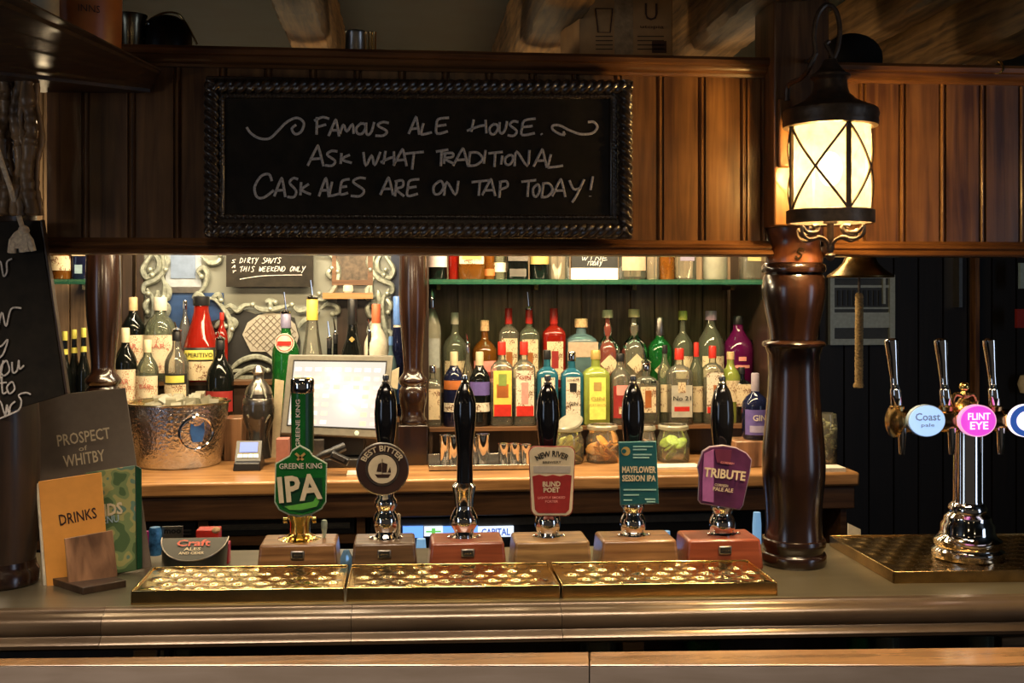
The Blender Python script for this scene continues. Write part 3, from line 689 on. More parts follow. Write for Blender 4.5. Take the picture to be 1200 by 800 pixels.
scroll([[(236, 300), (246, 308), (256, 306), (258, 299)], [(228, 345), (238, 338), (243, 322), (238, 314), (232, 318), (236, 324)], [(226, 350), (232, 344), (240, 350)],
        [(236, 352), (250, 350), (262, 362), (270, 378), (268, 396), (258, 404), (250, 400), (254, 392)], [(248, 350), (256, 345), (259, 352)], [(262, 362), (270, 358), (278, 364), (286, 358), (296, 357)],
        [(296, 357), (304, 362), (316, 363), (330, 360), (342, 357)], [(316, 350), (317, 356), (317, 362)], [(311, 354), (317, 352), (323, 354)], [(270, 372), (276, 378), (272, 386)], [(252, 384), (258, 378), (264, 382)],
        [(342, 357), (350, 364), (362, 362), (372, 366)], [(372, 296), (388, 300), (396, 312), (396, 326), (390, 340), (380, 350), (372, 350), (374, 344)], [(386, 316), (392, 312), (396, 318)], [(388, 326), (384, 320), (389, 314)],
        [(376, 362), (384, 356), (394, 358), (396, 366), (390, 368)], [(350, 384), (356, 376), (364, 372)], [(264, 440), (280, 424), (300, 418), (318, 424), (326, 436)], [(270, 446), (286, 434), (300, 430), (314, 434)]], 2.2)
for y in (432, 440, 448): pxbox(262, 300, y, y + 4, MD - .02, .02).build('moulding_strip', silver, mir)
# little chalk sign, picture and shelf that hang in front of the mirror
t = thing('chalk_sign', (X(315, MD - .05), MD - .05, Z(315, 335, MD)), 'small chalk sign with white handwriting hanging in front of the ornate mirror', 'sign')
pxbox(265, 367, 262, 336, MD - .06, .012).build('board', chalkb, t)
tfm = lambda a, b: W(a, b, MD - .062)
def scrib(word, xs, xe, yt, yb):
    w_ = (xe - xs) / len(word); return [(c, xs + i * w_, xs + i * w_ + w_ * .8, yt, yb) for i, c in enumerate(word) if c != ' ']
random.seed(5)
strokes(t, scrib('DIRTY SHUTS', 281, 330, 302, 308) + scrib('THIS WEEKEND ONLY', 281, 358, 312, 318) + [[(281, 327), (310, 323), (354, 322)]], tfm, chalk, .0012)['kind'] = 'stuff'
strokes(t, [('S', 272, 276, 304, 308), ('A', 272, 276, 311, 314), ('T', 272, 276, 317, 320)], tfm, chalk, .0010)['kind'] = 'stuff'
t = thing('framed_picture', (X(412, MD - .03), MD - .03, Z(412, 334, MD)), 'dark picture in a brown wooden frame right of the small chalk sign', 'picture')
m = M(); [pxbox(a, b, c, d, MD - .03, .02, m=m) for a, b, c, d in ((389, 437, 328, 334), (389, 394, 262, 328), (431, 437, 262, 328))]; m.build('frame', MW['frieze'], t)
pxbox(394, 431, 262, 328, MD - .02, .01).build('print', mat('picture_print', (.10, .07, .045), .5, var=.6, bscale=50), t)
t = tag(pxbox(378, 437, 343, 350, MD - .08, .07).build('small_shelf', MW['counter']), 'narrow wooden ledge below the framed picture', 'shelf')
t = tag(px_lathe(408, MD - .045, [(4, 343), (6, 341), (6, 336), (5, 334)], 14).build('tealight', emis('tealight_wax', (.9, .8, .5), .5)), 'small pale tealight on the narrow ledge below the picture', 'candle')

# ---------------------------------------------------------------- notice case, bell on the right
ND = 4.945
t = thing('notice_case', (X(1011, ND), ND, Z(1011, 403, ND)), 'pale grey metal hatch frame on the dark wall behind the bell rope', 'frame')
gm = mat('pale_grey_metal', (.42, .48, .46), .4, .2)
m = M(); [pxbox(a, b, c, d, ND, .03, m=m) for a, b, c, d in ((973, 1049, 397, 404), (973, 978, 322, 397), (1043, 1049, 322, 397), (978, 1043, 322, 326))]; m.build('frame', gm, t)
pxbox(978, 1043, 366, 384, ND + .004, .02).build('panel', gm, t)
pxbox(978, 1043, 326, 397, ND + .02, .01).build('back', mat('case_back', (.045, .05, .05), .4), t)
pxbox(978, 1043, 334, 337, ND + .01, .01).build('rail', gm, t); pxbox(978, 1043, 360, 362, ND + .01, .01).build('rail', gm, t)
for a in range(982, 1034, 6): pxbox(a, a + 3, 340, 358, ND + .012, .008).build('slat', black2, t)
pxbox(1035, 1038, 326, 356, ND + .0, .015).build('post', gm, t)
BLD = 2.38
t = thing('brass_bell', (X(1006, BLD), BLD, Z(1006, 325, BLD)), 'brass bell hanging under the right canopy with a rope pull', 'bell')
px_lathe(1008, BLD, [(38, 325), (38.5, 323), (34, 320), (27, 315), (20, 308), (17, 300), (16, 285), (14, 272), (9, 266), (0, 264)], 36, cap=False).build('bell_cup', brassd, t)
px_lathe(1008, BLD, [(2.5, 266), (2.5, 262), (2.5, 115)], 10).build('hanger', brassd, t)
px_lathe(1007, BLD, [(1.5, 350), (1.5, 300), (1.5, 280)], 8).build('clapper_rod', iron, t)
m = M()
for ph in (0, 2.09, 4.19):
    pts = []
    for i in range(120):
        y = 345 + i * .9; a = i * .55 + ph; px_ = 1007 + (1007 - 1007) + (0 if y < 345 else -(y - 345) * .005)
        c = W(px_, y, BLD); r = 2.2 * S(1007, BLD)
        pts.append(c + Vector((math.cos(a) * r, math.sin(a) * r, 0)))
    m.tube(pts, 2.9 * S(1007, BLD), 6)
m.build('rope', rope_m, t); px_lathe(1006, BLD, [(5.5, 454), (6.2, 452), (5.5, 449)], 12).build('rope_end', rope_m, t)
t = tag(M().box(X(1004, 2.9), X(1004, 2.9), 0, 0, 0, 0).build('x', white), 'x', 'x'); bpy.data.objects.remove(t)
t = tag(M().prism([W(994, 655, 2.45), W(1010, 655, 2.45), W(1008.5, 620, 2.45), W(994, 613, 2.45)], (0, 0, 0), (0, .004, 0)).build('paper_card', white), 'pale paper card standing upright behind the bar right of the column', 'card')
t = tag(M().box(X(960, 2.5), X(1240, 2.5), 2.37, 2.6, 0, Z(1000, 655, 2.45)).build('under_bar_cabinet', black2), 'dark cabinet behind the right end of the bar', 'cabinet')
t = tag(px_lathe(1204, 4.9, [(0, 462), (8, 460), (11, 450), (8, 440), (0, 438)], 16).build('round_plaque', cream), 'pale round plaque on the far wall above the lager badges', 'plaque')
t = tag(pxbox(1192, 1206, 362, 384, 4.8, .02).build('red_notice', dred), 'small dark red notice on the far wall at the right edge', 'notice')
t = tag(pxbox(1196, 1208, 308, 338, 4.8, .02).build('pale_notice', skyb), 'small pale notice on the far wall high at the right edge', 'notice')

# ================================================================ bottles
SH = {
 'round': [(.0, 0), (.92, 0), (1, .02), (1, .60), (.96, .66), (.72, .73), (.42, .79), (.34, .84), (.33, .90)],
 'tall':  [(.0, 0), (.92, 0), (1, .02), (1, .54), (.95, .62), (.65, .72), (.38, .80), (.34, .86), (.34, .90)],
 'square': [(.0, 0), (.92, 0), (.98, .015), (.98, .66), (.93, .70), (.60, .755), (.34, .78), (.32, .84), (.32, .88)],
 'squat': [(.0, 0), (.85, 0), (1, .04), (1, .48), (.96, .56), (.70, .64), (.34, .70), (.27, .76), (.27, .88)],
 'bell':  [(.0, 0), (.92, 0), (1, .03), (.98, .35), (1, .50), (.88, .62), (.55, .72), (.34, .80), (.30, .88)],
 'wine':  [(.0, 0), (.93, 0), (1, .02), (1, .48), (.9, .56), (.55, .66), (.40, .76), (.36, .90)],
 'deco':  [(.0, 0), (.80, 0), (.85, .03), (1, .30), (1, .46), (.85, .56), (.5, .62), (.30, .66), (.42, .74), (.36, .80), (.24, .84), (.26, .90)],
 'jar':   [(.0, 0), (.9, 0), (1, .03), (1, .80), (.92, .88), (.86, .90), (.86, .95)],
 'cone':  [(.0, 0), (.92, 0), (1, .03), (1, .34), (.80, .50), (.52, .70), (.40, .82), (.38, .90)]}
def bottle(px, D, zb, ytop, wpx, shape, body, cap, lab, labels=(), grp=None, capw=None, pour=None, liquid=None, fill=.6, caph=.11, diamond=None, txt=None, name='bottle', ztop=None, neck=None):
    s = S(px, D); x = X(px, D); Rr = wpx * s / 2; zt_ = ztop if ztop else Z(px, ytop, D); H = zt_ - zb
    t = thing(name, (x, D, zb), lab, 'bottle', grp)
    pr = [(r * Rr, zb + z * H) for r, z in SH[shape]]; pr[0] = (1e-4, zb)
    sq = 5 if shape == 'square' else None; n = 24 if sq else 18
    m = M()
    if sq:
        body_pr = [(r, z) for r, z in pr if r > .5 * Rr or z < zb + .1 * H]; m.lathe(x, D, body_pr, n, sq=sq, ry=.85, cap=True)
        m.lathe(x, D, [(.60 * Rr, zb + .752 * H)] + pr[-3:], n, cap=False)
    else: m.lathe(x, D, pr, n, cap=False)
    m.build('body', body, t)
    if liquid:
        lp_ = [(r * .93, z + .003) for r, z in pr if z < zb + fill * H]; m = M().lathe(x, D, lp_, n, sq=sq, ry=.85 if sq else 1); m.build('liquid', liquid, t)
    rn = pr[-1][0] * 1.12; zn = pr[-1][1]; cw = capw * Rr if capw else rn
    if cap is not None:
        z0 = zt_ - caph * H if not neck else zt_ - neck * H
        z0 = min(z0, zn - .001)
        M().lathe(x, D, [(cw, z0), (cw * 1.03, z0 + .002), (cw, zt_ - .003), (cw * .9, zt_), (1e-4, zt_)], 16, cap=False).build('cap', cap, t)
    if pour:
        k = Z(px, pour, D); m = M()
        m.lathe(x, D, [(rn * 1.1, zt_), (rn * 1.15, zt_ + .006), (rn * .6, zt_ + .010), (.003, zt_ + .014)], 12)
        m.tube([(x, D, zt_ + .01), (x - .002, D - .002, (zt_ + k) / 2), (x - .006, D - .006, k)], [.0034, .003, .0022], 8); m.build('pourer', chrome, t)
    for L in labels:   # (z0, z1, material, half angle or half width)
        z0, z1, lm = L[0], L[1], L[2]; hw = L[3] if len(L) > 3 else (.78 if sq else 1.15); lift = L[4] if len(L) > 4 else 0
        m = M(); off = .0012 + lift * .0006
        if sq:
            ys = D - Rr * .85 * .985 - off; m.box(x - hw * Rr, x + hw * Rr, ys, ys + .0009, zb + z0 * H, zb + z1 * H)
        else:
            def rad(zz_):
                for (ra, za), (rb, zb_) in zip(pr[:-1], pr[1:]):
                    if za <= zz_ <= zb_ and zb_ > za: return ra + (rb - ra) * (zz_ - za) / (zb_ - za)
                return Rr
            vs = []; K = 10; J = 3
            for j in range(J + 1):
                zz_ = zb + (z0 + (z1 - z0) * j / J) * H
                for i in range(K + 1):
                    a = -hw + 2 * hw * i / K; rr = rad(zz_) + off + .0004; vs.append((x + math.sin(a) * rr, D - math.cos(a) * rr, zz_))
            fs = [(j * (K + 1) + i, j * (K + 1) + i + 1, (j + 1) * (K + 1) + i + 1, (j + 1) * (K + 1) + i) for j in range(J) for i in range(K)]
            m.add(vs, fs)
        m.build('label', lm, t, recalc=False)
    if diamond:
        zc, hs, dm = diamond; m = M(); y_ = D - Rr * 1.06
        m.prism([(x - hs * Rr, y_, zb + zc * H), (x, y_, zb + zc * H + hs * Rr), (x + hs * Rr, y_, zb + zc * H), (x, y_, zb + zc * H - hs * Rr)], (0, 0, 0), (0, .002, 0)); m.build('label', dm, t)
    if txt:
        for (s_, zc, tw, th, tm) in txt:
            yy = D - Rr * (.85 * .985 if sq else 1) - .0036
            text(t, s_, (x, yy, zb + zc * H), tw * Rr * 2, th * H, tm, bold=.01, wrap=None if sq else (x, D, Rr + .0034))
    return t
G1 = 'spirit bottles on the lower step'; G2 = 'spirit bottles on the upper step'; G3 = 'bottles on the glass shelf'; G4 = 'aperitif bottles behind the ice bucket'; G5 = 'bottles behind the till'
B = bottle; D1 = 3.805; D2 = 3.95
# lower step, right of the small column
B(507, D1, T1, 428, 21, 'square', g_clear, chrome, 'clear square bottle with plain cream label beside the slim column', [(.12, .62, lab_c)], G1)
B(532, D1, T1, 412, 25, 'round', g_navy, cream, 'navy bottle with orange shoulder and white band, partly behind the plain pump handle', [(.20, .32, lab_w), (.50, .62, terr)], G1, caph=.22)
B(562, D1, T1, 412, 25, 'round', g_dark, cream, 'dark bottle with white band label just right of the plain pump handle', [(.20, .32, lab_w), (.42, .60, violet)], G1, caph=.22)
B(588, D1, T1, 400, 27, 'square', g_clear, red, 'clear gin bottle with fruit coloured label and red band', [(.12, .66, yellow), (.12, .26, red, .74, 1), (.34, .5, terr, .5, 1), (.48, .62, mat('leaf_print', (.20, .28, .06), .5), .35, 2)], G1, caph=.16)
B(614, D1, T1, 400, 27, 'square', g_clear, red, 'clear gin bottle with cream label and red lower band left of the blue bottles', [(.12, .66, lab_w), (.12, .24, red, .74, 1), (.26, .52, pink, .3, 1)], G1, caph=.16, txt=[('GIN', .58, .5, .05, dred)])
B(641, D1, T1, 410, 26, 'square', g_blue, blackm, 'blue glass bottle with white label directly behind the fourth pump handle', [(.18, .64, lab_w, .6)], G1)
B(670, D1, T1, 412, 27, 'square', g_blue, chrome, 'sky blue gin bottle with tall white label and dark crest', [(.10, .66, lab_w, .62), (.46, .58, blk, .3, 1)], G1, txt=[('LONDON', .62, .5, .03, blk), ('GIN', .30, .4, .05, blk)])
B(698, D1, T1, 410, 32, 'square', g_lime, gold_p, 'lime yellow gin bottle with pale yellow label', [(.08, .64, mat('lime_label', (.72, .72, .14), .4), .6), (.46, .58, gold_p, .28, 1)], G1, txt=[('GIN', .36, .5, .05, gold_p), ('CITRUS', .28, .6, .03, gold_p)])
B(727, D1, T1, 414, 27, 'round', g_clear, blackm, 'clear bottle with dark red spiral label behind the fifth pump handle', [(.10, .55, dred, .8), (.42, .56, pink, .5, 1), (.16, .26, lab_c, .3, 1)], G1)
B(757, D1, T1, 425, 30, 'square', g_clear, chrome, 'clear squat bottle with red and cream picture label', [(.20, .62, lab_c, .6), (.28, .56, terr, .25, 1)], G1, pour=412, txt=[('RUM', .70, .6, .05, blk)])
B(779, D1 + .012, T1, 404, 17, 'round', g_green2, blackm, 'pale green bottle with narrow cream label left of the red capped vodka', [(.15, .5, lab_c, .8)], G1)
B(796, D1 - .012, T1, 408, 30, 'square', g_clear, red, 'clear vodka bottle with ornate silver and red label and red cap', [(.10, .52, mat('silver_label', (.55, .52, .42), .35, .3), .82), (.18, .24, red, .6, 1), (.42, .56, lab_c, .3, 1)], G1, caph=.15, txt=[('No 21', .35, .7, .06, blk)])
B(816, D1 + .012, T1, 401, 17, 'round', g_green2, red, 'slim pale green bottle with tall red cap beside the ornate vodka', [(.14, .46, lab_c, .9)], G1, caph=.18)
B(835, D1, T1, 405, 25, 'square', g_clear, red, 'clear gin bottle with cream label and small red figure near the right', [(.14, .66, lab_w), (.14, .22, red, .74, 1), (.30, .5, terr, .15, 1)], G1, caph=.16)
B(856, D1 + .02, T1, 412, 24, 'round', g_lime, cork, 'green yellow bottle with cork and diagonal label behind the sixth pump handle', [(.3, .6, lab_c, .7)], G1)
B(869, D1 + .01, T1, 430, 22, 'square', g_dark, blackm, 'dark square bottle with beige label left of the violet labelled bottle', [(.3, .7, lab_c, .8)], G1)
B(885, 3.56, CZ + .085, 437, 31, 'squat', g_navy, mat('grey_wax', (.30, .26, .30), .5), 'dark navy bottle with violet label and grey cap close to the big column', [(.08, .46, violet, 1.1), (.12, .22, mat('pale_violet', (.35, .32, .48), .5), .7, 1)], G1, caph=.28, txt=[('GIN', .34, .5, .09, white)])
tag(M().box(X(862, 3.5), X(905, 3.5), 3.50, 3.62, CZ, CZ + .085).build('spice_box', MW['holder'], bevel=.004), 'wooden box under the dark navy bottle beside the big column', 'box')
# upper step
B(506, D2, T2, 338, 22, 'tall', g_pale, chrome, 'tall frosted bottle at the left end of the upper step', [(.2, .5, mat('frost_print', (.35, .36, .34), .4), .9)], G2, caph=.2)
B(533, D2, T2, 366, 30, 'squat', g_green2, mat('pale_cap', (.5, .46, .36), .5), 'clear greenish bottle with wide shoulder and pale stopper', [(.05, .36, lab_c, .9)], G2, caph=.16)
B(548, D2 - .06, T1, 404, 14, 'tall', g_clear, chrome, 'thin clear bottle with a steel pourer behind the plain pump handle', [], G2, pour=390)
B(568, D2, T2, 375, 30, 'squat', g_amber, cork, 'brown bottle with cork stopper and pale pink label', [(.08, .4, pink, 1.0), (.14, .24, dred, .7, 1)], G2, caph=.16, capw=.34)
B(596, D2, T2, 361, 24, 'square', g_clear, red, 'clear gin bottle with red cap, leftmost of three on the upper step', [(.12, .62, lab_c), (.2, .45, terr, .3, 1)], G2, caph=.20)
B(620, D2, T2, 363, 24, 'square', g_green2, red, 'gin bottle with red cap and upright steel pourer', [(.12, .62, lab_c), (.2, .45, terr, .3, 1)], G2, caph=.18, pour=342)
B(649, D2, T2, 361, 27, 'square', g_red, red, 'red gin bottle with red cap and cream label, right of the one with a pourer', [(.10, .58, lab_c, .7), (.24, .46, dred, .3, 1)], G2, caph=.20)
B(681, D2, T2, 373, 36, 'square', g_ltblue, cork, 'wide light blue square bottle with cork and beige shoulder band', [(.44, .66, mat('beige_band', (.45, .33, .24), .5), .98)], G2, caph=.13, capw=.42)
B(712, D2, T2, 363, 30, 'deco', g_pink, cream, 'rose coloured decanter with knobbed neck and diamond label', [], G2, caph=.08, diamond=(.30, .75, lab_c), capw=.42)
B(743, D2, T2, 362, 32, 'deco', g_clear, mat('yellow_cork', (.62, .50, .26), .6), 'clear decanter with knobbed neck and diamond label', [], G2, caph=.10, diamond=(.30, .72, lab_c), capw=.42)
B(773, D2, T2, 372, 29, 'squat', g_green, pewter, 'dark green shouldered bottle with silver neck and diamond label', [], G2, caph=.26, diamond=(.24, .65, lab_c), capw=.36)
B(800, D2, T2, 364, 24, 'squat', g_green2, mat('olive_cap', (.40, .42, .08), .4), 'clear bottle with olive yellow stopper and bulging neck', [(.1, .4, lab_c, .9)], G2, caph=.12, capw=.44)
B(833, D2, T2, 364, 32, 'bell', g_green2, mat('lilac_cap', (.42, .28, .36), .35), 'round shouldered pale bottle with lilac stopper', [(.12, .4, lab_c, .9)], G2, caph=.10, capw=.42)
B(865, D2, T2, 370, 36, 'bell', g_purp, blackm, 'deep magenta bottle with small white print', [(.36, .42, pink, .25), (.26, .30, pink, .5)], G2, caph=.12)
B(892, D2, T2, 372, 26, 'round', g_dark, chrome, 'dark bottle with silver scrollwork half behind the big column', [(.3, .36, silver, .9), (.45, .5, silver, .8)], G2)
# glass shelf
D3 = 3.88
def gs(px, w_, shape, body, lab, labels=(), cap=blackm, h=.27, **k): return B(px, D3, GZ, 0, w_, shape, body, cap, lab, labels, G3, ztop=GZ + h, **k)
gs(513, 22, 'round', g_dark, 'dark bottle with pale pink label at the left end of the glass shelf', [(.16, .6, mat('pale_pink', (.62, .5, .5), .5), 1.2)])
gs(532, 13, 'tall', g_red, 'narrow red bottle on the glass shelf', [])
gs(552, 32, 'square', g_amber, 'wide amber bottle with cream and gold label on the glass shelf', [(.2, .6, lab_c, .88), (.26, .5, gold_p, .7, 1)])
gs(573, 14, 'round', g_amber, 'narrow amber bottle right of the wide amber one on the glass shelf', [(.05, .14, terr, 1.2)])
gs(586, 14, 'round', g_green2, 'pale olive bottle with small white label on the glass shelf', [(.10, .22, lab_w, 1.2)])
gs(606, 26, 'square', g_dark, 'dark square bottle with grey label on the glass shelf', [(.04, .14, steel, .75), (.24, .5, steel, .9)])
gs(632, 23, 'round', g_dark, 'dark brown bottle with gold upper label on the glass shelf', [(.2, .6, gold_p, 1.2)])
gs(654, 26, 'tall', g_clear, 'tall clear bottle left of the lit shelf sign', [])
tt_ = thing('shelf_sign', (X(696, D3), D3, GZ), 'small black sign with bright white lower block on the glass shelf', 'sign')
pxbox(670, 724, 302, 314, D3, .02).xform(Matrix.Identity(4)).build('panel', blk, tt_)
pxbox(670, 724, 240, 302, D3, .02).build('panel', blk, tt_)
M().box(X(670, D3), X(724, D3), D3 - .002, D3 + .02, GZ, Z(696, 314, D3)).build('lit_block', emis('lit_cream', (1, .9, .66), 1.3), tt_)
random.seed(11); strokes(tt_, scrib('WINE', 682, 714, 300, 305) + scrib('TODAY', 688, 706, 306, 311), lambda a, b: W(a, b, D3 - .003), chalk, .0010)['kind'] = 'stuff'
gs(741, 32, 'jar', g_clear, 'wide clear jar with a little brown spirit on the glass shelf', [(.12, .5, mat('tan_label', (.40, .28, .18), .5), 1.0)], liquid=g_wine, fill=.12)
gs(764, 18, 'cone', g_clear, 'clear flared bottle on the glass shelf between two jars', [])
gs(781, 20, 'round', g_amber, 'amber bottle with dark base on the glass shelf', [(.3, .6, gold_p, 1.0)])
gs(803, 24, 'square', g_clear, 'clear square bottle with violet grey label and ruby base', [(.25, .7, mat('violet_grey', (.18, .15, .20), .4), .7)], liquid=g_wine, fill=.12)
gs(838, 29, 'jar', g_pale, 'frosted pale yellow bottle alone on the glass shelf', [])
gs(883, 32, 'square', g_clear, 'clear bottle with golden liquor at the right end of the glass shelf', [(.25, .55, mat('faint_print', (.40, .32, .12), .5), .7)], liquid=g_amber, fill=.10)
B(72, 3.94, GZ, 0, 24, 'round', g_amber, red, 'orange red bottle with cream label on the short left glass shelf', [(.12, .32, lab_c, 1.2), (.4, .6, dred, 1.2)], G3, ztop=GZ + .25)
B(94, 3.94, GZ, 0, 17, 'square', g_navy, cream, 'narrow navy bottle on the short left glass shelf', [(.32, .6, lab_c, .9), (.08, .2, skyb, .5)], G3, ztop=GZ + .25)
# left group
yel = mat('yellow_capsule', (.62, .55, .10), .4)
for px, D, tp, lab in ((76, 3.97, 388, 'dark bottle with yellow banded capsule, left of three behind the blackboard'), (87, 4.0, 386, 'dark bottle with yellow banded capsule, middle of three behind the blackboard'), (98, 3.98, 384, 'dark bottle with yellow banded capsule, right of three, touching the glossy column')):
    B(px, D, L1 - .0, tp, 15, 'wine', g_dark, yel, lab, [(.74, .80, yel, 3.1)], 'yellow capped bottles', caph=.05)
fred = mat('faded_red_print', (.50, .14, .10), .5); cr = mat('cream_capsule', (.72, .60, .38), .5); tn = printed('printed_tan_label', (.66, .56, .38), (.35, .15, .08))
def bk_(px, D, zb, tp, w_, body, cap, lab, **k):
    return B(px, D, zb, tp, w_, 'round', body, cap, lab, [(.10, .55, tn, 1.25)], G4, caph=.16, txt=[('BAR', .42, .55, .055, fred)], **k)
D4 = 3.985; D5 = 4.105
bk_(156, D5, L2, 348, 27, g_dark, mat('tan_capsule', (.62, .42, .22), .5), 'dark bottle with tan capsule at the back left of the ice bucket group')
bk_(188, D5, L2, 348, 36, g_green2, white, 'pale green bottle with tall white capsule behind the ice bucket', capw=.42)
bk_(147, D4, L1, 384, 26, g_dark, cr, 'dark bottle with cream capsule, front left of the ice bucket group', liquid=None)
bk_(173, D4, L1, 398, 25, g_green2, cr, 'greenish bottle with cream label in front of the white capped one')
B(207, D4, L1, 388, 28, 'round', g_clear, blackm, 'clear topped bottle of red aperitif with steel pourer in the front row', [(.08, .46, lab_c, 1.0), (.40, .52, blk, 1.1, 1), (.42, .50, yel, .8, 2)], G4, pour=377, liquid=g_red, fill=.55)
B(236, D5 - .02, L2, 347, 44, 'cone', g_red, blackm, 'large red aperitif bottle with slanted black and yellow label', [(.02, .30, lab_c, .75), (.24, .40, blk, 1.0, 1), (.26, .37, yel, .8, 2)], G4, txt=[('APERITIVO', .315, .8, .05, blk)])
B(217, D5 + .02, L2, 352, 14, 'round', g_clear, chrome, 'slender clear bottle just left of the large red aperitif', [], G4)
B(260, D5 + .03, L2, 366, 14, 'round', g_red, red, 'smaller red bottle tucked behind the large red aperitif', [(.3, .5, lab_c, .6)], G4)
B(258, D4 - .02, L1, 398, 32, 'bell', g_dark, blackm, 'dark brown bottle with dull red label right of the aperitifs', [(.10, .36, dred, 1.2), (.2, .28, lab_c, .7, 1)], G4, pour=388)
# behind the till
t = B(335, D4, L1, 367, 32, 'round', g_green, mat('lilac_foil', (.30, .28, .42), .35, .3), 'bright green bottle with round white label and pourer', [], G5, caph=.14, pour=342)
xx, rr_ = X(335, D4), 16 * S(335, D4)
for rd, mm, dy in ((.70, white, .003), (.62, red, .0036), (.56, white, .0042)):
    m = M(); cz = Z(335, 401, D4)
    m.add([(xx, D4 - rr_ - dy, cz)] + [(xx + math.cos(a * math.pi / 12) * rd * rr_, D4 - math.sqrt(max(rr_ ** 2 - (math.cos(a * math.pi / 12) * rd * rr_) ** 2, 0)) - dy, cz + math.sin(a * math.pi / 12) * rd * rr_) for a in range(24)], [(0, i + 1, (i + 1) % 24 + 1) for i in range(24)])
    m.build('round_label', mm, t, recalc=False)
m = M().box(xx - rr_ * .5, xx + rr_ * .5, D4 - rr_ - .006, D4 - rr_ - .005, Z(335, 404, D4), Z(335, 399, D4)).build('label_band', red, t)
B(366, D4, L1, 350, 31, 'cone', g_clear, yellow, 'clear bottle of dark red bitter with yellow neck band and pourer', [(.08, .38, lab_w, 1.1), (.26, .36, bluep, 1.1, 1)], G5, caph=.18, pour=328, liquid=g_wine, fill=.5, txt=[('BITTER', .31, .8, .05, white)])
B(386, D4 - .02, L1, 398, 15, 'wine', g_dark, blackm, 'small dark bottle with yellow band next to the dark red bitter', [(.35, .5, yellow, 1.3)], G5, pour=376)
B(393, D4 + .03, L1, 392, 14, 'wine', g_dark, blackm, 'thin dark bottle with tall pourer behind the small yellow banded one', [], G5, pour=372)
B(413, D4, L1, 350, 27, 'wine', g_dark, blackm, 'dark sparkling wine bottle with round gold medal and pink label', [(.30, .52, dred, .9), (.36, .46, pink, .4, 1), (.10, .26, lab_c, 1.1)], G5, caph=.22, diamond=(.66, .25, gold_p))
B(441, D4, L1, 356, 29, 'round', mat('cream_bottle', (.66, .60, .46), .25, coat=.5), mat('orange_red_cap', (.60, .14, .06), .4), 'cream coloured liqueur bottle with orange red cap', [(.15, .42, dred, .5)], G5, caph=.17)
B(433, D4 - .03, L1, 390, 11, 'wine', g_dark, blackm, 'very thin dark bottle in front of the cream coloured liqueur', [], G5, pour=374)
B(466, D4 + .04, L1, 347, 17, 'tall', g_navy, mat('blue_cap', (.12, .25, .62), .3), 'slim dark blue bottle with bright blue cap left of the slim column', [(.74, .76, lab_w, 3.1), (.1, .3, bluep, 1.0)], G5, caph=.24, capw=.62)
B(458, D4 - .03, L1, 394, 14, 'round', g_ltblue, mat('blue_stopper', (.10, .22, .5), .3), 'small light blue bottle beside the right edge of the till', [], G5)

# ================================================================ things on the back counter
def Q(px, py, t): u = (px - 600) / FPX; v = (HY - py) / FPX; return Vector((t * (math.sin(YAW) + u * math.cos(YAW)), t * (math.cos(YAW) - u * math.sin(YAW)), EYE + v * t))
KD = 3.76; kx = X(209, KD)
bu = thing('ice_bucket', (kx, KD, CZ), 'round hammered steel ice bucket with ring handle on the back counter', 'bucket')
s = S(209, KD); f = lambda h, y: (h * s, EYE + (HY - y) * s)
m = M().lathe(kx, KD, [(47 * s, CZ), (49 * s, CZ + .006), (52 * s, CZ + .07), (56 * s, CZ + .15), (57.5 * s, Z(209, 471, KD))], 64, cap=False); m.build('body', hammer, bu)
zr = Z(209, 471, KD)
M().lathe(kx, KD, [(57.5 * s, zr - .003), (60 * s, zr), (60 * s, zr + .004), (57 * s, zr + .005), (55 * s, zr), (50 * s, zr - .12), (1e-4, zr - .12)], 64, cap=False).build('rim', mat('bucket_rim', (.85, .72, .45), .2, 1), bu)
ic = M(); random.seed(9)
for i in range(46):
    a = random.uniform(0, 6.28); r = random.uniform(0, 42) * s; cx, cy, cz = kx + r * math.cos(a), KD + r * math.sin(a), zr - .012 + random.uniform(-.02, .02)
    mt = Matrix.Translation((cx, cy, cz)) @ Matrix.Rotation(random.uniform(0, 3), 4, 'X') @ Matrix.Rotation(random.uniform(0, 3), 4, 'Z'); h = .016
    ic.box(-h, h, -h, h, -h, h, mat=mt)
tag(ic.build('ice_cubes', g_pale), 'clear ice cubes filling the hammered steel bucket', 'ice', kind='stuff')
hp = [Vector((kx + 30 * s + math.cos(a * math.pi / 14) * 17 * s, KD - 53 * s - .006 + abs(math.cos(a * math.pi / 14)) * .010 + (math.cos(a * math.pi / 14)) * .028, Z(209, 501, KD) + math.sin(a * math.pi / 14) * 18 * s)) for a in range(28)]
M().tube(hp + [hp[0]], .0042, 8).build('ring_handle', chrome, bu)
M().ball((kx + 30 * s, KD - 50 * s, Z(209, 483, KD)), (.012, .010, .012)).build('handle_lug', chrome, bu)
a0 = .58; M().add([(kx + math.sin(a0 + (c_ if False else 0) + dx) * 56.0 * s, KD - math.cos(a0 + dx) * 56.0 * s, Z(209, yy, KD)) for dx, yy in ((-.13, 487), (.13, 487), (.16, 500), (.10, 512), (-.10, 512), (-.16, 500))], [(0, 1, 2, 3, 4, 5)]).build('blue_badge', bluep, bu, recalc=False)

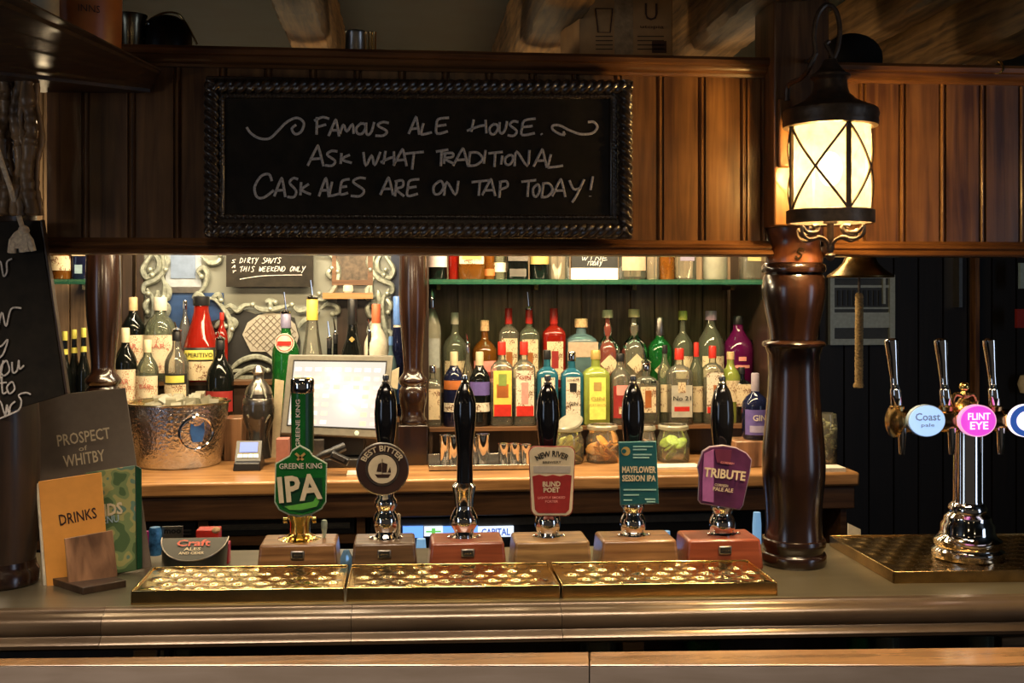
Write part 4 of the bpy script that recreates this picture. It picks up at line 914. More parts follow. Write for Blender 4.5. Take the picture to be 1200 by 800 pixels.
# card terminal
TD = 3.60
t = thing('card_terminal', (X(290, TD), TD, CZ), 'small grey payment terminal with blue screen right of the ice bucket', 'terminal')
x0, x1 = X(275, TD), X(305, TD)
M().hexa([(x0 - .004, TD - .02, CZ), (x1 + .004, TD - .02, CZ), (x1 + .004, TD + .09, CZ), (x0 - .004, TD + .09, CZ)], [(x0, TD - .015, CZ + .025), (x1, TD - .015, CZ + .025), (x1, TD + .08, CZ + .055), (x0, TD + .08, CZ + .055)]).build('base', blackm, t, bevel=.004)
up = Vector((0, .055, .075)).normalized()
def tq(a, b, c, d, mm, nm, off, th=.003):   # panel on the tilted face, coordinates 0..1
    W0 = x1 - x0; o = Vector((x0, TD + .0, CZ + .028)); H_ = .075
    nn = Vector((0, -up.z, up.y))
    m = M().prism([o + Vector((W0 * u_, 0, 0)) + up * H_ * v_ for u_, v_ in ((a, c), (b, c), (b, d), (a, d))], nn * (off - th), nn * off); m.build(nm, mm, t)
tq(0, 1, 0, 1.0, mat('terminal_grey', (.06, .065, .065), .4), 'body', 0, .02); tq(.15, .85, .45, .92, emis('blue_screen', (.14, .22, .75), 1.1), 'screen', .001)
for i in range(4): tq(.10 + i * .21, .27 + i * .21, .18, .34, pewter, 'key', .002)
# dark figure shaped shaker
SD = 3.72
t = thing('cocktail_shaker', (X(303, SD), SD, CZ), 'black and silver torso shaped shaker standing left of the till', 'shaker')
px_lathe(303, SD, [(15, 536), (14, 528), (12, 515), (13, 505), (18, 490), (19, 478), (17, 468), (16, 462)], 28).build('body', mat('smoke_glass', (.05, .045, .04), .12, .4, coat=.6), t)
px_lathe(303, SD, [(17.5, 476), (18, 474), (18, 468), (17, 466)], 28).build('band', pewter, t)
px_lathe(303, SD, [(16, 461), (14, 454), (9, 448), (6, 444), (6, 438), (7.5, 436), (6, 432), (3, 428), (0, 427)], 24).build('lid', pewter, t)
for a, b, c, d in ((294, 466, 300, 449), (312, 466, 306, 449), (290, 486, 296, 496), (316, 486, 310, 496)): M().tube([W(a, b, SD - .045), W(c, d, SD - .035)], .003, 6).build('silver_trim', silver, t)

t = tag(M().box(X(272, 3.98), X(292, 3.98), 3.80, 3.915, CZ, Z(280, 490, 3.8)).build('storage_box', MW['holder'], bevel=.003), 'low dark wooden box between the ice bucket and the shaker', 'box')

# till
RD = 3.60
t = thing('till_monitor', (X(392, RD), RD, CZ), 'till touchscreen with bright screen on a black stand on the back counter', 'till')
q = [Q(a, b, tt_2) for a, b, tt_2 in ((328, 508, 3.56), (452, 514, 3.60), (461, 416, 3.66), (338, 415, 3.62))]
nn = (q[1] - q[0]).cross(q[3] - q[0]).normalized()
if nn.y > 0: nn = -nn
bezel = mat('till_grey', (.17, .16, .13), .45)
M().prism(q, -nn * .03, nn * 0).build('casing', bezel, t, bevel=.005)
def sq(u, v): return q[0] * (1 - u) * (1 - v) + q[1] * u * (1 - v) + q[2] * u * v + q[3] * (1 - u) * v
def spn(u0, u1, v0, v1, mm, nm, off, m=None):
    r = (m or M()); r.prism([sq(u0, v0), sq(u1, v0), sq(u1, v1), sq(u0, v1)], nn * (off - .001), nn * off)
    return r if m else r.build(nm, mm, t, recalc=True)
spn(.055, .945, .10, .93, blackm, 'screen_surround', .0012)
sm_, st, sb = nt('till_screen'); sb.inputs['Roughness'].default_value = .12; sb.inputs['Base Color'].default_value = (.1, .1, .1, 1)
sb.inputs['Emission Color'].default_value = (.80, .74, .66, 1); sb.inputs['Emission Strength'].default_value = .85
spn(.065, .935, .115, .91, sm_, 'screen', .0016)
random.seed(21); cols = [mat('key_' + nm_, c_, .3, emit=c_, es=.6) for nm_, c_ in (('lilac', (.45, .45, .70)), ('peach', (.72, .55, .45)), ('olive', (.62, .66, .38)), ('sky', (.45, .62, .66)), ('rose', (.70, .45, .48)))]
for ci in range(5):
    m = M(); cnt = 0
    for i in range(9):
        for j in range(7):
            k = 0 if j == 6 else (4 if i == 8 else 3 if (i + j) % 3 == 0 else 1 if i in (2, 3) else 2)
            if k != ci or (3 < i < 7 and j < 4): continue
            u = .08 + i * .094; v = .14 + j * .108; spn(u, u + .06, v, v + .05, None, '', .0022, m); cnt += 1
    if cnt: m.build('screen_keys', cols[ci], t)['kind'] = 'stuff'
c_ = sq(.72, .05); M().ball(c_ + nn * .001, (.008, .003, .008), 10, 6).build('power_light', emis('till_led', (.75, .8, .5), .8), t)
pt_ = sq(.62, .42); d_ = (pt_ - cam.location).normalized(); rf = d_ - 2 * d_.dot(nn) * nn; Lr = (1.745 - pt_.z) / rf.z
light('POINT', pt_ + rf * Lr, (0, 0, 0), 3, (1, .85, .65), .045, name='unseen_canopy_lamp')  # unseen lamp added on the reflection path for the screen glare
M().box(X(345, 3.66), X(440, 3.66), 3.62, 3.74, CZ, CZ + .03).build('stand_foot', blackm, t, bevel=.006)
M().box(X(360, 3.66), X(428, 3.66), 3.66, 3.72, CZ + .03, Z(390, 470, 3.66)).build('stand', blackm, t, bevel=.006)
for a, lab in (((446, 442, 466, 450), 'folded paper note sticking out right of the till screen'), ((320, 440, 332, 530), 'white paper slip leaning left of the till screen')):
    t2 = M().prism([Q(a[0], a[3], 3.70), Q(a[2], a[3] + 6, 3.70), Q(a[2] + 2, a[1] - 12, 3.72), Q(a[0] + 6, a[1] - 4, 3.72)] if a[0] > 400 else [Q(318, 536, 3.68), Q(326, 536, 3.68), Q(333, 446, 3.70), Q(322, 444, 3.70)], (0, 0, 0), (0, .003, 0)).build('paper_slip', cream); tag(t2, lab, 'paper')
t = thing('hand_scanner', (X(388, 3.5), 3.5, CZ), 'black handheld scanner lying in front of the till stand', 'scanner')
M().tube(smoothp([W(366, 540, 3.5), W(378, 533, 3.5), W(392, 528, 3.51), W(404, 523, 3.52)], 4), [.010] * 4 + [.012] * 4 + [.014] * 5, 10).build('handle', blackm, t)
M().box(-.03, .03, -.02, .02, -.012, .012, mat=Matrix.Translation(W(398, 537, 3.47)) @ Matrix.Rotation(.45, 4, 'Y')).build('head', blackm, t, bevel=.005)
M().box(-.02, .02, -.001, .001, -.006, .006, mat=Matrix.Translation(W(397, 536, 3.448)) @ Matrix.Rotation(.45, 4, 'Y')).build('label', pewter, t)
t = tag(M().box(X(407, 3.5), X(432, 3.5), 3.45, 3.53, CZ, CZ + .006).build('receipt_pad', white), 'flat pad of white receipts right of the handheld scanner', 'paper')
t = tag(M().box(X(362, 3.6), X(380, 3.6), 3.56, 3.60, CZ, Z(370, 514, 3.6)).build('card_box', pewter), 'small grey box in front of the till behind the green lever', 'box')
t = tag(M().box(X(326, 3.6), X(340, 3.6), 3.54, 3.60, CZ, Z(333, 512, 3.6)).build('pink_box', mat('dusty_pink', (.32, .13, .10), .5)), 'small dusty pink box under the left corner of the till', 'box')

# steel tray with measures, condiment jars
MTD = 3.52
t = thing('steel_tray', (X(562, MTD), MTD + .08, CZ), 'shallow steel tray of measures below the left gin bottles', 'tray')
m = M().box(X(503, MTD), X(622, MTD), MTD, MTD + .18, CZ, CZ + .005); m.box(X(503, MTD), X(622, MTD), MTD, MTD + .005, CZ, CZ + .018); m.box(X(503, MTD), X(622, MTD), MTD + .175, MTD + .18, CZ, CZ + .03); m.build('tray_body', steel, t, bevel=.001)
def cup(px, hw, ytop, D, lab, grp, zb=CZ + .005):
    s = S(px, D); x = X(px, D); z1 = Z(px, ytop, D)
    o = M().lathe(x, D, [(hw * .82 * s, zb), (hw * .86 * s, zb + .002), (hw * s, z1), (hw * 1.08 * s, z1 + .001), (hw * .95 * s, z1), (hw * .75 * s, zb + .006), (1e-4, zb + .006)], 20, cap=False).build('measure_cup', chrome)
    tag(o, lab, 'cup', grp)
cup(522, 7.5, 510, 3.62, 'tall steel measure at the left end of the tray', 'steel measures'); cup(532, 7, 511, 3.58, 'tall steel measure just left of the plain pump handle', 'steel measures')
cup(557, 5, 512, 3.62, 'narrow tall steel measure just right of the plain pump handle', 'steel measures'); cup(566, 8, 509, 3.59, 'tall wide steel measure right of the plain pump handle', 'steel measures')
cup(590, 6.5, 520, 3.60, 'short round steel cup, first of the low row on the tray', 'steel measures'); cup(603, 6.5, 520, 3.60, 'short round steel cup, middle of the low row on the tray', 'steel measures'); cup(616, 6.5, 521, 3.61, 'short round steel cup nearest the red pump clip', 'steel measures')
def jar(px, hw, ytop, D, lab, fill, n, cr_, seed, lid=None):
    random.seed(seed); s = S(px, D); x = X(px, D); z1 = Z(px, ytop, D); H = z1 - CZ
    t = thing('preserving_jar', (x, D, CZ), lab, 'jar', 'garnish jars')
    M().lathe(x, D, [(1e-4, CZ), (hw * .9 * s, CZ), (hw * s, CZ + .008), (hw * s, CZ + H * .62), (hw * .84 * s, CZ + H * .80), (hw * .84 * s, CZ + H * .86)], 28, cap=False).build('glass', g_clear, t)
    M().lathe(x, D, [(hw * .86 * s, CZ + H * .86), (hw * .95 * s, CZ + H * .88), (hw * .95 * s, CZ + H * .96), (hw * .85 * s, z1), (hw * .8 * s, z1)], 28, cap=False).build('rim', g_pale, t)
    m = M()
    for i in range(n):
        a = random.uniform(0, 6.28); r = random.uniform(0, hw * .55) * s; mt = Matrix.Translation((x + r * math.cos(a), D + r * math.sin(a), CZ + .012 + random.uniform(0, H * .5))) @ Matrix.Rotation(random.uniform(-1, 1), 4, 'X') @ Matrix.Rotation(random.uniform(-1, 1), 4, 'Y')
        m.lathe(0, 0, [(cr_ * .9, -.003), (cr_, 0), (cr_ * .9, .003)], 12, mat=mt)
    o = m.build('slices', fill, t); o['kind'] = 'stuff'
    if lid:
        mt = Matrix.Translation((x + hw * .1 * s, D - .01, z1 + .014)) @ Matrix.Rotation(R(-22), 4, 'Y') @ Matrix.Rotation(R(25), 4, 'X')
        M().lathe(0, 0, [(hw * .8 * s, -.005), (hw * .86 * s, 0), (hw * .8 * s, .005), (.01, .008)], 24, mat=mt).build('open_lid', g_pale, t)
lemon = mat('lemon_slices', (.55, .52, .10), .5, var=.3); lime = mat('lime_slices', (.32, .48, .04), .45, var=.4); orng = mat('orange_slices', (.80, .33, .04), .45, var=.25)
jar(666, 18, 499, 3.66, 'glass jar of lemon slices with lid ajar behind the red pump clip', lemon, 16, .026, 1, True)
jar(706, 19, 497, 3.67, 'glass jar full of orange slices under the lime yellow gin', orng, 18, .030, 2)
jar(757, 12, 498, 3.68, 'narrow glass jar half hidden by the fifth pump handle', mat('pinkish_filling', (.36, .20, .13), .5), 10, .016, 3)
jar(789, 19, 497, 3.66, 'glass jar with cut limes under the ornate vodka', lime, 9, .024, 4)
t = tag(M().box(X(770, 3.5), X(822, 3.5), 3.50, 3.58, CZ, CZ + .005).build('side_plate', white), 'thin white dish in front of the jar of limes', 'dish')
o = px_lathe(891, 3.42, [(1e-4, 556), (14, 556), (15, 553), (15, 528), (14, 524)], 20, cap=False)
t = tag(px_lathe(968, 3.55, [(1e-4, 549), (11, 549), (12.5, 540), (13, 500), (12, 488), (12, 484)], 22, cap=False).build('glass_jar', g_clear), 'tall clear jar of small things right of the big column', 'jar')
m = M(); random.seed(8)
for i in range(40): m.ball(W(968 + random.uniform(-9, 9), random.uniform(492, 547), 3.55 + random.uniform(-.015, .02)), .008, 6, 4)
o = m.build('jar_filling', mat('jar_filling_green', (.25, .25, .12), .5, var=.4)); tag(o, 'pale green filling inside the tall clear jar', 'filling', kind='stuff')
t = tag(M().box(X(962, 3.4), X(990, 3.4), 3.39, 3.46, CZ, CZ + .012).build('napkins', white), 'small stack of white napkins on the end of the back counter', 'napkins')

# ================================================================ drip trays
holem = mat('drain_hole', (.02, .014, .006), .4)
def drip(pa, pb, D0, D1, z0, z1, lab, mm, seed, holes=True, nm='drip_tray'):
    x0, x1 = X(pa, D0), X(pb, D0)
    t = thing(nm, ((x0 + x1) / 2, (D0 + D1) / 2, z0), lab, 'tray')
    m = M().box(x0, x1, D0, D0 + .004, z0, z1 + .001); m.box(x0, x1, D1 - .004, D1, z0, z1 + .001); m.box(x0, x0 + .004, D0, D1, z0, z1 + .001); m.box(x1 - .004, x1, D0, D1, z0, z1 + .001)
    m.build('rim', mm, t, bevel=.0012)
    M().box(x0 + .004, x1 - .004, D0 + .004, D1 - .004, z0, z0 + .004).build('base', mm, t)
    nx = int((x1 - x0) / .0035); ny = int((D1 - D0) / .0035); v = []; f = []; random.seed(seed)
    cs = [];
    pitch_ = .042; r_ = 0; yy = D0 + .020
    while yy < D1 - .014:
        xx = x0 + .030 + (pitch_ / 2 if r_ % 2 else 0)
        while xx < x1 - .020: cs.append((xx, yy)); xx += pitch_
        yy += pitch_ * .80; r_ += 1
    for j in range(ny + 1):
        for i in range(nx + 1):
            x = x0 + .004 + (x1 - x0 - .008) * i / nx; y = D0 + .004 + (D1 - D0 - .008) * j / ny; h = 0
            for cx, cy in cs:
                d = math.hypot(x - cx, y - cy)
                if d < .020: h = .0026 * math.cos(d / .020 * math.pi / 2) ** 2 - (.0 if d < .0055 else 0); break
            v.append((x, y, z1 - .002 + h + random.uniform(-.00003, .00003)))
    for j in range(ny):
        for i in range(nx): a = j * (nx + 1) + i; f.append((a, a + 1, a + nx + 2, a + nx + 1))
    g = M(); g.add(v, f); g.build('perforated_plate', mm, t, recalc=False)
    m = M()
    for cx, cy in cs:
        for k in range(5):
            a = k * 1.2566 + .3; hx, hy = cx + math.cos(a) * .0165, cy + math.sin(a) * .0165
            m.add([(hx + math.cos(b) * .0019, hy + math.sin(b) * .0019, z1 - .0006) for b in (0, 1.05, 2.09, 3.14, 4.19, 5.24)], [(0, 1, 2, 3, 4, 5)])
    o = m.build('drain_holes', holem, t, smooth=False, recalc=False); o['kind'] = 'stuff'
    return t
TF, TB = 1.949, 2.120
drip(147, 402.5, TF, TB, BZ, 1.104, 'brass drip tray at the left beside the menu holder', brass, 1)
drip(405, 656.5, TF, TB, BZ, 1.104, 'brass drip tray in the middle below the plain black handled pump', brass, 2)
drip(659, 908, TF, TB, BZ, 1.104, 'brass drip tray at the right touching the foot of the big column', brass, 3)
drip(1040, 1400, 2.02, 2.335, BZ, 1.102, 'brass drip tray under the lager tap tower', brassd, 4)

# ================================================================ hand pumps
PB0, PB1, PBZ = 2.130, 2.222, 1.141; HD = 2.19
HANDLE = [(10, 523), (11, 515), (13, 500), (13.5, 485), (12.5, 470), (9.5, 458), (6, 452), (4.5, 450)]
FER = [(4.5, 450), (4.8, 448), (3.4, 446), (4.0, 443), (3.4, 440), (1.5, 439), (0, 439)]
PED = [(23, 637), (23, 635), (19, 633), (13, 630), (11, 627), (13, 622), (15, 616), (15, 609), (13, 604), (11, 601), (11, 597), (13, 594), (13, 588), (10, 584), (9, 578)]
def pump(cx, b0, b1, lab, bm, tall=False, pm=chrome, dx=0, ped=PED, dD=0.0, plate=True, z=PBZ, handle=True):
    D0 = PB0 + dD; x0, x1 = X(b0, D0), X(b1, D0); t = thing('hand_pump', ((x0 + x1) / 2, (PB0 + PB1) / 2, BZ), lab, 'beer pump', 'hand pumps along the bar')
    i = .006; M().hexa([(x0, D0, BZ), (x1, D0, BZ), (x1, PB1 + .01, BZ), (x0, PB1 + .01, BZ)], [(x0 + i, D0 + .003, z), (x1 - i, D0 + .003, z), (x1 - i, PB1 + .006, z), (x0 + i, PB1 + .006, z)]).build('block', bm, t, bevel=.005)
    if plate:
        xm = (x0 + x1) / 2; o = M().box(xm - .013, xm + .013, D0 - .0015, D0 + .004, z - .028, z - .012).build('number_plate', pewter, t, bevel=.002)
        M().box(xm - .010, xm + .010, D0 - .0028, D0 - .001, z - .0255, z - .0145).build('plate_field', blk, o)
        M().box(xm - .007, xm + .007, D0 - .0034, D0 - .0026, z - .021, z - .019).build('plate_line', steel, o)
    x = X(cx, HD); pr = prof_px(cx, HD, ped); pr = [(r, max(zz_, z - .001 + .0004 * k)) for k, (r, zz_) in enumerate(pr)]
    M().lathe(x, HD, pr, 32).build('pedestal', pm, t)
    for sx in (-1, 1): M().ball((x + sx * 17 * S(cx, HD), HD - .012, z + .002), (.005, .005, .003), 8, 5).build('screw', pm, t)
    if handle and not tall:
        M().lathe(x, HD, [(9 * S(cx, HD), pr[-1][1] - .004)] + prof_px(cx, HD, HANDLE), 28).build('handle', blackgl, t)
        M().lathe(x, HD, prof_px(cx, HD, FER), 16).build('ferrule', pewter, t)
    return t
def clip(t, px, outline, D, mm, rim=None, grow=1.06, th=.006, cy=None):
    c = cy or sum(p[1] for p in outline) / len(outline)
    if rim:
        M().prism([W(px + (a - px) * grow, c + (b - c) * grow, D + .002) for a, b in outline], (0, 0, 0), (0, th, 0)).build('clip_rim', rim, t, bevel=.0012)
    return M().prism([W(a, b, D) for a, b in outline], (0, 0, 0), (0, th, 0)).build('pump_clip', mm, t, bevel=.0008)
def ptext(t, s, px, py, w_, h_, mm, D, bold=.02, rot=0.0, arc=None):
    k = S(px, D); r = Vector((math.cos(rot), 0, -math.sin(rot))); u = Vector((math.sin(rot), 0, math.cos(rot)))
    c = W(px, py, D - .0012); return text(t, s, c, w_ * k, h_ * k, mm, r, u, bold, arc * k if arc else None)
def flat(t, pts, mm, D, nm='print'): return M().prism([W(a, b, D) for a, b in pts], (0, -.0012, 0), (0, 0, 0)).build(nm, mm, t)
CDp = 2.145
def strut(t, px, y, D):   # short arm between pedestal and clip
    M().box(X(px - 4, HD), X(px + 4, HD), D + .004, HD, Z(px, y + 5, HD), Z(px, y - 5, HD)).build('clip_bracket', pewter, t)
# 1 green lever pump
PED1 = [(27, 637), (27, 634), (22, 632), (15, 630), (12, 627), (12, 615), (14, 608), (14, 602), (13, 596), (9, 594), (8, 580)]
t = pump(350, 298, 396, 'beer pump with green lever and green pointed clip, leftmost', MW['oakmid'], True, gold, ped=PED1)
x = X(353, HD); s = S(353, HD)
M().lathe(x, HD, [(8 * s, Z(353, 584, HD)), (8 * s, Z(353, 528, HD))], 20).build('lever_rod', chrome, t)
m = M(); m.lathe(x, HD, [(13 * s, Z(353, 532, HD)), (13.2 * s, Z(353, 460, HD))], 36); m.build('handle', green, t)
vs = []
for yy in (531, 461):
    for i in range(9): a = .35 + i * .16; vs.append((x + math.sin(a) * 13.4 * s, HD - math.cos(a) * 13.4 * s, Z(353, yy, HD)))
M().add(vs, [(i, i + 1, i + 10, i + 9) for i in range(8)]).build('dark_stripe', dgreen, t, recalc=False)
M().lathe(x, HD, [(13.4 * s, Z(353, 461, HD)), (13.9 * s, Z(353, 460, HD)), (13.9 * s, Z(353, 446, HD)), (12.5 * s, Z(353, 444, HD)), (1e-4, Z(353, 444, HD))], 36, cap=False).build('collar', chrome, t)
text(t, 'GREENE KING', (x - 4 * s, HD - 13.2 * s, Z(353, 496, HD)), 56 * s, 5 * s, white, Vector((0, 0, 1)), Vector((-1, 0, 0)), .01)
for sg in (-1, 1): M().lathe(0, 0, [(.006, -.004), (.006, .004)], 12, mat=Matrix.Translation((X(350 + sg * 17, HD), HD, Z(350, 612, HD))) @ Matrix.Rotation(R(90), 4, 'Y')).build('side_knob', gold, t)
ol = [(350, 525), (341, 531), (338, 537), (322, 546), (321, 590), (326, 599), (338, 605), (351, 607), (364, 604), (375, 598), (380, 590), (381, 546), (365, 537), (361, 531)]
clip(t, 351, ol, CDp, green, mat('pale_rim', (.45, .55, .40), .3), 1.045); strut(t, 350, 560, CDp)
flat(t, [(326, 562), (376, 562), (377, 588), (372, 597), (352, 603), (330, 597), (325, 588)], dgreen, CDp - .0005)
flat(t, [(332, 596), (366, 590), (370, 583), (376, 584), (370, 596), (352, 600), (338, 600)], lgreen, CDp - .001)
ptext(t, 'GREENE KING', 351, 548, 50, 6.5, white, CDp - .0012, .01)
flat(t, [(346, 532), (355, 540), (353, 542), (344, 534)], gold_p, CDp - .001); flat(t, [(355, 532), (346, 540), (348, 542), (357, 534)], gold_p, CDp - .001)
for a_, b_ in ((-1.2, dgreen), (0, cream)): ptext(t, 'IPA', 350 - a_ * .8, 574 - a_ * .8, 51, 31, b_, CDp - (.0022 if a_ else .0032), .03, R(-5))
o = thing('small_tap', (X(379, 2.19), 2.19, PBZ), 'small pale green tap lever on the leftmost pump block', 'tap')
px_lathe(379, 2.19, [(1.5, 636), (2, 630), (3.5, 622), (4, 616), (3, 612), (0, 611)], 12).build('lever', mat('pale_green_enamel', (.42, .50, .36), .3), o)
# 2 round clip
t = pump(452, 410, 490, 'beer pump with round brown clip reading best bitter', MW['oakdark'])
n_ = 40; circ = lambda cx, cy, r: [(cx + math.cos(i * 2 * math.pi / n_) * r, cy + math.sin(i * 2 * math.pi / n_) * r) for i in range(n_)]
clip(t, 448, circ(448, 551, 30), CDp, brown_p, pewter, 1.045, cy=551); strut(t, 452, 560, CDp)
flat(t, circ(448, 551, 20), pewter, CDp - .0004); flat(t, circ(448, 551, 18.2), brown_p, CDp - .0010); flat(t, circ(448, 551, 17), cream, CDp - .0016)
ptext(t, 'BEST BITTER', 448, 526.5, 56, 7, cream, CDp - .0004, .02, arc=25)
for pts in ([(439, 557), (458, 557), (455, 561), (442, 561)], [(441, 554), (447, 554), (447, 543), (443, 545)], [(448, 555), (453, 555), (454, 545), (448, 543)], [(454, 555), (458, 555), (457, 548)], [(447.4, 557), (448.2, 557), (448.2, 539), (447.4, 539)]): flat(t, pts, brown_p, CDp - .0026)
o = tag(px_lathe(467, 2.20, [(2.4, 636), (2.4, 606), (2, 604), (0, 603)], 12).build('pump_peg', cream), 'small cream peg standing on the block of the round clipped pump', 'peg')
# 3 plain pump
PED3 = [(26, 638), (26, 636), (20, 634), (12, 631), (10, 628), (12, 622), (16, 615), (16.5, 608), (14, 602), (11, 597), (11, 592), (12, 580), (13.5, 574), (14, 570), (12, 568), (10, 566)]
t = pump(544, 502, 595, 'plain beer pump with tall black handle and no clip', MW['red'], True, ped=PED3)
M().lathe(X(545, HD), HD, prof_px(545, HD, [(9.5, 567), (9.5, 555), (9.2, 535), (10.5, 518), (12.5, 500), (13.5, 485), (13, 472), (9.5, 459), (6.5, 453), (5, 450)]), 28).build('handle', blackgl, t)
M().lathe(X(545, HD), HD, prof_px(545, HD, FER), 16).build('ferrule', chrome, t)
# 4 red and cream clip
t = pump(642, 601, 695, 'beer pump with cream and dark red rounded clip', MW['oak'], plate=False)
def rrect(x0, y0, x1, y1, r, tap=0): 
    out = []
    for cx, cy, a0 in ((x1 - r, y0 + r, -90), (x1 - r, y1 - r, 0), (x0 + r, y1 - r, 90), (x0 + r, y0 + r, 180)):
        for k in range(5):
            a = R(a0 + k * 22.5); px_, py_ = cx + math.cos(a) * r, cy + math.sin(a) * r; mid = (x0 + x1) / 2
            out.append((mid + (px_ - mid) * (1 - tap * (py_ - y0) / (y1 - y0)), py_))
    return out
clip(t, 647, rrect(620, 524, 674, 604, 8, .13), CDp, cream, dred, 1.03, cy=564); strut(t, 642, 560, CDp)
flat(t, [(625, 546), (669, 546), (668.5, 554), (625.5, 554)], mat('stone_print', (.40, .36, .30), .5), CDp)
flat(t, [(624, 558), (632, 556), (640, 558), (648, 556), (656, 558), (664, 556), (670, 557), (667, 597), (663, 601), (631, 601), (627, 597)], dred, CDp)
ptext(t, 'NEW RIVER', 647, 531.5, 40, 7, blk, CDp, .02, arc=34); ptext(t, 'BREWERY', 647, 541.5, 22, 2.6, blk, CDp)
ptext(t, 'BLIND', 646.5, 567, 21, 6, cream, CDp - .001, .03); ptext(t, 'POET', 646.5, 574, 19, 6, cream, CDp - .001, .03); ptext(t, 'LIGHTLY SMOKED', 646.5, 583, 32, 2.8, pink, CDp - .001, .01); ptext(t, 'PORTER', 646.5, 587.5, 15, 2.8, pink, CDp - .001, .01)
# 5 teal clip
t = pump(741, 703, 796, 'beer pump with teal rectangular clip', MW['oakmid'], plate=False)
clip(t, 748, [(725, 518), (768, 517), (771, 589), (727, 591)], CDp, teal, mat('teal_rim', (.10, .28, .28), .4), 1.02, cy=554); strut(t, 741, 560, CDp)
flat(t, circ(732.5, 528, 5.2), gold_p, CDp); flat(t, circ(730.5, 528, 2.6), teal, CDp - .0008)
mint = mat('mint_print', (.28, .50, .45), .5)
for a, b, y in ((741, 764, 522.5), (741, 757, 526), (741, 763, 532), (741, 760, 535.5), (730, 768, 573), (730, 748, 579), (730, 740, 585), (755, 767, 584), (757, 767, 587)): flat(t, [(a, y - .7), (b, y - .7), (b, y + .7), (a, y + .7)], mint, CDp)
ptext(t, 'MAYFLOWER', 748, 549.5, 40, 8, cream, CDp, .03, R(1)); ptext(t, 'SESSION IPA', 748, 559.5, 40, 7.5, cream, CDp, .03, R(1)); ptext(t, 'HAND CRAFTED ALE', 748.5, 568, 36, 2.2, mint, CDp) if False else None
# 6 purple clip
t = pump(844, 802, 893, 'beer pump with purple shield clip beside the big column', MW['red'])
ol = [(822, 528), (830, 523), (845, 521), (860, 524), (872, 530), (878, 538), (876, 552), (868, 590), (864, 595), (820, 588), (817, 584), (818, 556), (816, 546)]
clip(t, 846, ol, CDp - .01, purple, mat('grey_violet', (.30, .24, .32), .4), 1.03, cy=558); strut(t, 844, 560, CDp)
flat(t, [(823, 530), (834, 525), (834, 587), (821, 585), (821, 560)], mat('plum_light', (.30, .10, .28), .4), CDp - .011); flat(t, [(835, 525), (855, 526), (853, 543), (838, 541)], mat('deep_red_violet', (.11, .02, .05), .4), CDp - .011)
ptext(t, 'TRIBUTE', 847, 554, 50, 11, cream, CDp - .012, .03, R(7)); ptext(t, 'CORNISH', 850, 541, 16, 2.5, pink, CDp - .012, .01, R(6)); ptext(t, 'CORNISH', 843, 567, 16, 3, cream, CDp - .012, .01, R(7)); ptext(t, 'PALE ALE', 845, 572, 24, 4.4, cream, CDp - .012, .02, R(7))
# faceted blue glass between the first two blocks
t = tag(M().lathe(X(404, 2.11), 2.145, [(.006, 1.0855), (.013, 1.10), (.013, 1.118), (.006, 1.132)], 6).build('glass_stopper', mat('blue_crystal', (.16, .32, .5), .1, .4)), 'faceted blue glass stopper between the two leftmost pump blocks', 'stopper')
t.location.z += -.0055

# ================================================================ curved black counter sign and packets behind it
D0 = 2.15; t = thing('counter_sign', (X(223, D0), D0 + .05, BZ), 'black half round counter sign with red script behind the left tray', 'sign')
cx = X(217, D0); hw_ = 40 * S(223, D0); nseg = 24; dp = .065; yb = D0 + .072
top = []; bot = []
for i in range(nseg + 1):
    a = math.pi * i / nseg; lx = -math.cos(a) * hw_; ly = yb - math.sin(a) * dp
    k = (yb - ly) / dp; top.append((cx + lx, ly, 1.137 - .032 * k)); bot.append((cx + lx * .93, ly + (.006 * k), BZ))
n_t = len(top); m = M(); m.add(bot + top, [tuple(range(n_t)), tuple(range(n_t, 2 * n_t))] + [(i, i + 1, n_t + i + 1, n_t + i) for i in range(n_t - 1)] + [(0, n_t, 2 * n_t - 1, n_t - 1)])
m.build('body', mat('sign_black', (.02, .022, .018), .3), t)
M().tube([Vector(p) + Vector((0, 0, .0008)) for p in top], .0016, 6).build('edge', pewter, t)
sl = Vector((0, dp, .034)).normalized(); cN = Vector((cx, yb - dp * .42, 1.137 - .032 * .42))
text(t, 'Craft', cN + sl * .012 + Vector((0, -.0006, .0012)), hw_ * 1.0, .019, mat('script_red', (.62, .10, .06), .4), up=sl, bold=.02)
text(t, 'ALES', cN - sl * .006 + Vector((0, -.0006, .0012)), hw_ * .5, .009, cream, up=sl, bold=.02); text(t, 'AND CIDER', cN - sl * .018 + Vector((0, -.0006, .0012)), hw_ * .75, .008, cream, up=sl, bold=.02)
def bb(px0, px1, ytop, D, mm, nm, lab, cat, dep=.04):
    c = (px0 + px1) / 2; return tag(M().box(X(px0, D), X(px1, D), D, D + dep, BZ, Z(c, ytop, D)).build(nm, mm, bevel=.002), lab, cat)
tag(px_lathe(167, 2.27, [(3.5, 655), (4, 650), (4, 630), (3, 627), (0, 627)], 14).build('pink_bottle', mat('magenta_print', (.50, .03, .25), .3)), 'small magenta bottle at the left end behind the left tray', 'bottle')
tag(px_lathe(177, 2.27, [(7, 655), (7.5, 650), (7.5, 626), (6, 622), (0, 622)], 16).build('blue_can', mat('blue_can_print', (.06, .22, .5), .25, .3, var=.8, bscale=60)), 'blue and silver can beside the small magenta bottle', 'can')
t = thing('name_plate', (X(198, 2.28), 2.28, BZ), 'grey plate with black lettering behind the black counter sign', 'sign')
M().box(X(185, 2.28), X(210, 2.28), 2.28, 2.284, BZ, Z(198, 621, 2.28)).build('plate', pewter, t); ptext(t, 'moo', 198, 627, 20, 5, blk, 2.279, .04)
